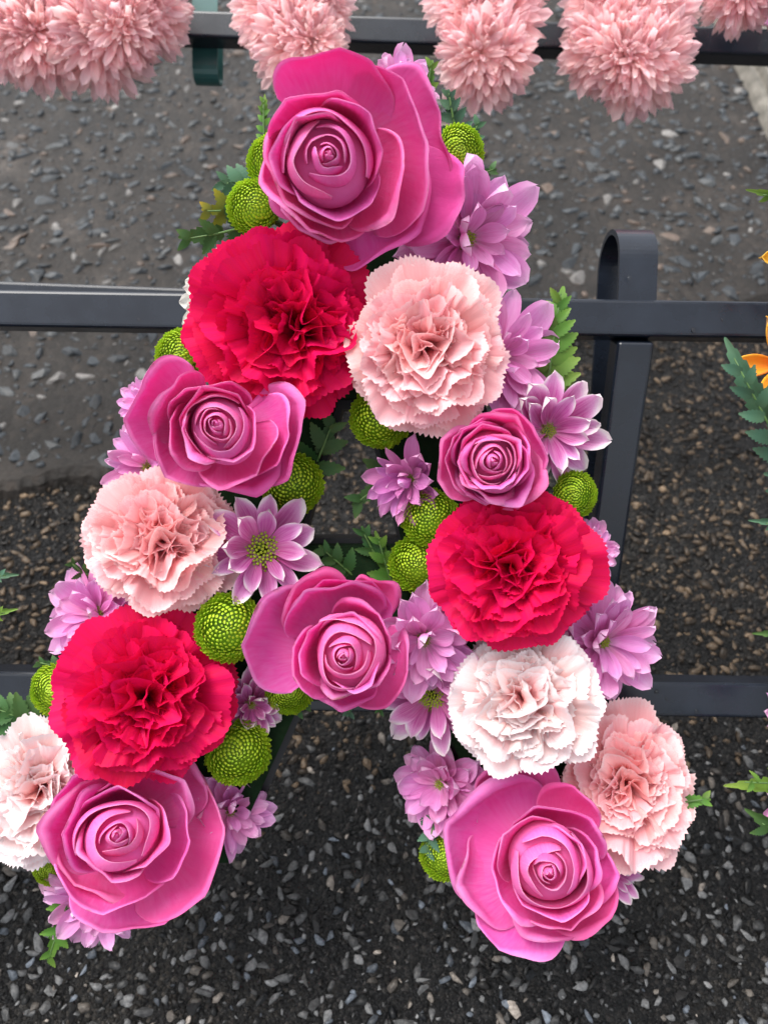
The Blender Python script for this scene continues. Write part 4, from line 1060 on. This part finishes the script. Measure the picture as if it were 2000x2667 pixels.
FG = 'fern tips tucked round the flowers'
for i, (x0, y0, x1, y1, w, mk, prs, lb) in enumerate([
    (520, 492, 386, 517, 56, 'fern', 3, 'dark green fern tip pointing left above the large red carnation'),
    (535, 450, 436, 455, 52, 'fern_yellow', 3, 'yellowing fern tip left of the top green buttons'),
    (565, 412, 474, 392, 58, 'fern_blue', 4, 'blue green fern tip behind the left green buttons'),
    (574, 330, 570, 200, 22, 'fern_young', 6, 'upright slim fern tip left of the top rose'),
    (915, 240, 934, 125, 34, 'fern_young', 3, 'pale green leafy tip right of the small lilac flower at the top'),
    (985, 290, 968, 190, 36, 'fern_blue', 4, 'short fern tip at the upper right of the top rose'),
    (1000, 395, 1072, 362, 34, 'fern', 2, 'fern tip below the right hand green button at the top'),
    (1005, 330, 1036, 258, 34, 'fern_blue', 3, 'fern tip behind the right hand green button at the top'),
    (1180, 860, 1215, 615, 60, 'fern_young', 8, 'long green fern frond rising beside the upper bar'),
    (680, 1010, 722, 905, 62, 'fern', 3, 'dark fern leaf at the upper left of the hole'),
    (845, 1030, 762, 1092, 60, 'fern', 2, 'dark fern leaf under the mauve flower in the hole'),
    (855, 1290, 812, 1150, 46, 'fern_young', 4, 'olive fern tip standing in front of the crossbar tray'),
    (770, 1250, 690, 1180, 50, 'fern', 4, 'dark fern leaf lying on the crossbar tray'),
    (830, 1230, 780, 1140, 44, 'fern', 3, 'dark blue green fern leaf in the lower corner of the hole'),
    (660, 1480, 640, 1545, 34, 'fern', 3, 'fern leaf below the small green button under the crossbar'),
    (760, 1480, 752, 1550, 30, 'fern_blue', 2, 'fern leaf hanging under the crossbar rose'),
    (830, 1480, 820, 1545, 24, 'fern', 2, 'small fern leaf at the right end of the crossbar underside'),
    (950, 1740, 920, 1855, 40, 'fern_blue', 4, 'blue green fern tip left of the right foot rose'),
    (1440, 1740, 1535, 1726, 40, 'fern_young', 2, 'bright green fern leaf right of the leaning carnation'),
    (165, 1900, 98, 2095, 46, 'fern_young', 4, 'long fern tip hanging below the left foot rose'),
    (150, 1450, 78, 1430, 30, 'fern', 3, 'fern tip left of the red carnation on the left leg'),
    (90, 1570, -10, 1530, 60, 'fern', 5, 'fern frond sticking out left behind the whitish carnation'),
    (180, 1240, 152, 1215, 24, 'fern', 2, 'small fern leaf behind the lower pale pink carnation'),
    (535, 1590, 572, 1650, 36, 'fern', 3, 'dark fern leaf right of the button above the left foot rose')]):
    make_fern(x0, y0, x1, y1, 0.046, 0.052, w, mk, lb, 200 + i, pairs=prs, group=FG)
make_mum(500, 645, 0.042, 108, 'white', 'white chrysanthemum almost hidden behind the large red carnation', 53, tilt=(-20, 0), wid=0.2)

# ================================================================== pink chrysanthemum letters on the far stand
SR = ((26, 1.0, -12), (30, 1.02, 0), (30, 0.97, 9), (28, 0.88, 18), (24, 0.76, 28), (18, 0.60, 40), (10, 0.42, 56))
SR2 = ((20, 1.0, 0), (20, 0.94, 12), (18, 0.82, 24), (12, 0.62, 38), (7, 0.42, 54))
def far_letter(cx_px, blooms, label, tray_px, seed):
    """blooms: (x, y, radius) view px on a plane in front of the far stand"""
    o = up2 + SN * (BAR / 2)
    def onp(x, y, n):
        r = ray(x, y); q = o + SN * n
        return CAM_P + r * ((q - CAM_P).dot(SN) / r.dot(SN))
    base = onp(cx_px[0], cx_px[1], 0.02)
    root = empty('letter_base', Matrix.Translation(base))
    tag(root, label, 'letter base', 'trays under the pink chrysanthemum letters')
    pts = [onp(x, y, 0.0) for x, y in tray_px]
    bm = bmesh.new()
    lo = [bm.verts.new(p + SN * 0.0006 - base) for p in pts]; hi = [bm.verts.new(p + SN * 0.04 - base) for p in pts]
    bm.faces.new(hi); bm.faces.new(lo[::-1])
    for i in range(len(pts)):
        j = (i + 1) % len(pts); bm.faces.new((lo[i], lo[j], hi[j], hi[i]))
    bmesh.ops.recalc_face_normals(bm, faces=bm.faces)
    me = bpy.data.meshes.new('tray'); bm.to_mesh(me); bm.free(); me.materials.append(M['tray']); part('tray', me, root)
    frs = random.Random(seed)
    full = [(q, SR, 0.052) for q in blooms]
    for q in blooms:
        for _ in range(2):
            a = frs.uniform(0, 6.28)
            x2, y2 = q[0] + 52 * math.cos(a), min(q[1] + 46 * math.sin(a), max(b_[1] for b_ in blooms) - 8)
            x2 = min(max(x2, min(b_[0] for b_ in blooms) + 6), max(b_[0] for b_ in blooms) - 6)
            full.append(((x2, y2, q[2] * 0.78, frs.uniform(-22, 22), frs.uniform(-22, 16), q[5]), SR2, 0.060))
    for i, ((x, y, r, tx, ty, lb), rg, nn) in enumerate(full):
        p = onp(x, y, nn)
        ax = (SN * 0.55 + (CAM_P - p).normalized() * 0.45 + RIGHT * math.sin(R_(tx)) + UPV * math.sin(R_(ty))).normalized()
        rt = make_mum(x, y, 0, r * 1.12, 'shell', lb, seed + i, rings=rg, wid=0.088, cup=0.6, disk=0.13, group='pink blooms of the far letters', axis=ax, pos=p, stem=False)
        e = rt.matrix_world.inverted() @ (p - SN * 0.02)
        part('stem', tube('stem', [(0, 0, 0.001), tuple(e * 0.5), tuple(e)], 0.0018, 0.0016, M['stem']), rt)
FL = ['pink chrysanthemum bloom in the curved letter beside the green hook', 'pink chrysanthemum bloom in the letter stroke behind the top rose', 'pink chrysanthemum bloom in the narrow letter stroke right of the top rose', 'pink chrysanthemum bloom in the widest letter stroke on the far stand', 'pink chrysanthemum bloom overhanging the far bar by the pale kerb']
far_letter((180, 0), [(95, 80, 105, -6, -20, FL[0]), (215, 75, 112, 4, -24, FL[0]), (305, 25, 100, 25, -8, FL[0]), (20, 60, 100, -14, -20, FL[0]), (140, -20, 100, 0, 6, FL[0]), (255, -40, 95, 10, 6, FL[0]), (30, -40, 100, -6, 8, FL[0])],
           'tray of the curved pink letter beside the green hook', [(-80, -120), (340, -120), (320, 20), (250, 90), (60, 110), (-80, 70)], 400)
far_letter((630, 0), [(640, 95, 92, 2, -26, FL[1]), (590, 25, 84, -20, 0, FL[1]), (680, 15, 80, 20, 0, FL[1]), (630, -60, 90, 0, 6, FL[1])],
           'tray of the pink letter stroke behind the top rose', [(560, -130), (700, -130), (690, 110), (575, 110)], 420)
far_letter((1055, 0), [(1045, 120, 100, 0, -28, FL[2]), (1070, 35, 100, 4, 0, FL[2]), (1000, -10, 80, -18, 4, FL[2]), (1100, -50, 90, 10, 8, FL[2])],
           'tray of the narrow pink letter stroke right of the top rose', [(985, -130), (1130, -130), (1120, 130), (985, 130)], 440)
far_letter((1360, 0), [(1385, 130, 104, 6, -28, FL[3]), (1310, 100, 92, -20, -14, FL[3]), (1400, 30, 100, 16, 0, FL[3]), (1310, 10, 92, -14, 4, FL[3]), (1360, -70, 95, 0, 8, FL[3])],
           'tray of the widest pink letter stroke at the far right', [(1270, -130), (1440, -130), (1440, 150), (1275, 150)], 460)
far_letter((1620, -40), [(1600, -25, 84, -4, -20, FL[4]), (1690, -40, 84, 4, -10, FL[4])],
           'tray of the pink letter whose edge shows beside the pale kerb', [(1560, -160), (1760, -160), (1760, -10), (1560, -10)], 480)
make_mum(0, 0, 0, 92, 'lilac', 'lilac chrysanthemum at the end of the far stand over the kerb', 49, axis=SN, pos=up2 + SN * 0.075 + DIRX2 * ((at_depth(1715, 130, 0.6) - up2).dot(DIRX2)) - SU * 0.01, stem=False, wid=0.22, rings=((16, 1.0, -6), (14, 0.95, 14), (10, 0.8, 34)), group=None)

# ================================================================== neighbouring arrangement on the same stand (its edge shows at the right)
nb_o = up1.lerp(lo1, 0.5)
def nb(x, y, n): return on_plane(x, y, n)
nbase = empty('letter_base', Matrix.Translation(nb(1800, 1100, 0.03)))
tag(nbase, 'tray of the neighbouring letter just beyond the fern and orange petals', 'letter base')
pts = [nb(x, y, BAR / 2) for x, y in ((1730, 350), (2050, 350), (2050, 1950), (1730, 1950))]
bm = bmesh.new(); org = nbase.matrix_world.translation
lo = [bm.verts.new(p + SN * 0.0005 - org) for p in pts]; hi = [bm.verts.new(p + SN * 0.036 - org) for p in pts]
bm.faces.new(hi); bm.faces.new(lo[::-1])
for i in range(4): bm.faces.new((lo[i], lo[(i + 1) % 4], hi[(i + 1) % 4], hi[i]))
bmesh.ops.recalc_face_normals(bm, faces=bm.faces)
me = bpy.data.meshes.new('tray'); bm.to_mesh(me); bm.free(); me.materials.append(M['tray']); part('tray', me, nbase)
def nb_fern(x0, y0, x1, y1, w, mk, prs, lb, sd):
    fern_between(nb(x0, y0, 0.044), nb(x1, y1, 0.072), w, mk, lb, sd, prs, 'fern tips of the neighbouring letter', foam=False)
nb_fern(1770, 1120, 1568, 738, 62, 'fern_blue', 8, 'long blue green fern frond in front of an orange petal', 301)
nb_fern(1790, 1710, 1588, 1690, 50, 'fern_young', 5, 'pale green fern tip reaching in over the dark asphalt', 302)
nb_fern(1790, 1850, 1630, 1770, 60, 'fern', 5, 'dark green fern tip below the pale fern tip', 303)
nb_fern(1790, 430, 1632, 418, 34, 'fern_young', 3, 'bright green fern point above the upper orange petal', 304)
nb_fern(1790, 1130, 1640, 1130, 36, 'fern_blue', 3, 'fern point level with the leg of the stand', 305)
nb_fern(1790, 1370, 1648, 1370, 36, 'fern', 3, 'fern point above the lower bar', 306)
def lily(x, y, rad, label, seed, tilt, rot):
    p = nb(x, y, 0.038)
    root = empty('freesia', frame_m(p, flower_axis(p, tilt, 0.4)))
    tag(root, label, 'flower', 'orange flowers of the neighbouring letter')
    R0 = rad * px2m(p)
    ms = [strap_petal('petal', 1.0, 0.20, 0.9, (0.25, 0.1, -0.2), M['orange'], 820 + q, nu=11, nv=12, tipp=0.55, th=0.02, narrow=0.3) for q in range(2)]
    for i in range(6):
        part('petal', ms[i % 2], root, Matrix.Rotation(rot + i * math.pi / 3, 4, 'Z') @ Matrix.Rotation(-0.1 - 0.2 * (i % 2), 4, 'Y') @ Matrix.Diagonal((R0, R0, R0, 1)))
    e = root.matrix_world.inverted() @ (p - SN * 0.03)
    part('stem', tube('stem', [(0, 0, 0.001), tuple(e * 0.5), tuple(e)], 0.0018, 0.0016, M['stem']), root)
lily(1728, 556, 92, 'orange flower whose petal tip shows above the upper bar', 1, (0, 0), math.pi)
lily(1690, 787, 122, 'orange flower behind the blue green fern', 2, (0, 0), math.pi)
for (x, y, r, lb, sd) in ((1735, 1540, 84, 'pale lilac chrysanthemum level with the lower bar in the neighbouring letter', 51), (1745, 1750, 90, 'pale lilac chrysanthemum low in the neighbouring letter', 52)):
    p = nb(x, y, 0.055)
    rt = make_mum(x, y, 0, r, 'lilac', lb, sd, axis=flower_axis(p, (-15, 0), 0.5), pos=p, stem=False, wid=0.2, group='lilac blooms of the neighbouring letter')
    e = rt.matrix_world.inverted() @ (p - SN * 0.03)
    part('stem', tube('stem', [(0, 0, 0.001), tuple(e * 0.5), tuple(e)], 0.0018, 0.0016, M['stem']), rt)
# neighbour at the left: only fern points reach the picture
lbase = empty('letter_base', Matrix.Translation(nb(-180, 1400, 0.03)))
tag(lbase, 'tray of the letter standing left of the mixed flower letter', 'letter base')
pts = [nb(x, y, BAR / 2) for x, y in ((-420, 900), (-110, 900), (-110, 1900), (-420, 1900))]
bm = bmesh.new(); org = lbase.matrix_world.translation
lo = [bm.verts.new(p + SN * 0.0005 - org) for p in pts]; hi = [bm.verts.new(p + SN * 0.036 - org) for p in pts]
bm.faces.new(hi); bm.faces.new(lo[::-1])
for i in range(4): bm.faces.new((lo[i], lo[(i + 1) % 4], hi[(i + 1) % 4], hi[i]))
bmesh.ops.recalc_face_normals(bm, faces=bm.faces)
me = bpy.data.meshes.new('tray'); bm.to_mesh(me); bm.free(); me.materials.append(M['tray']); part('tray', me, lbase)
for i, (x0, y0, x1, y1, lb) in enumerate([(-120, 1250, 26, 1243, 'fern point at the left over the brown gravel, upper one'), (-120, 1340, 24, 1322, 'fern point at the left over the brown gravel, lower one')]):
    fern_between(nb(x0, y0, 0.040), nb(x1, y1, 0.055), 34, ('fern_blue', 'fern_young')[i], lb, 310 + i, 4, 'fern tips of the letter at the left', foam=False)
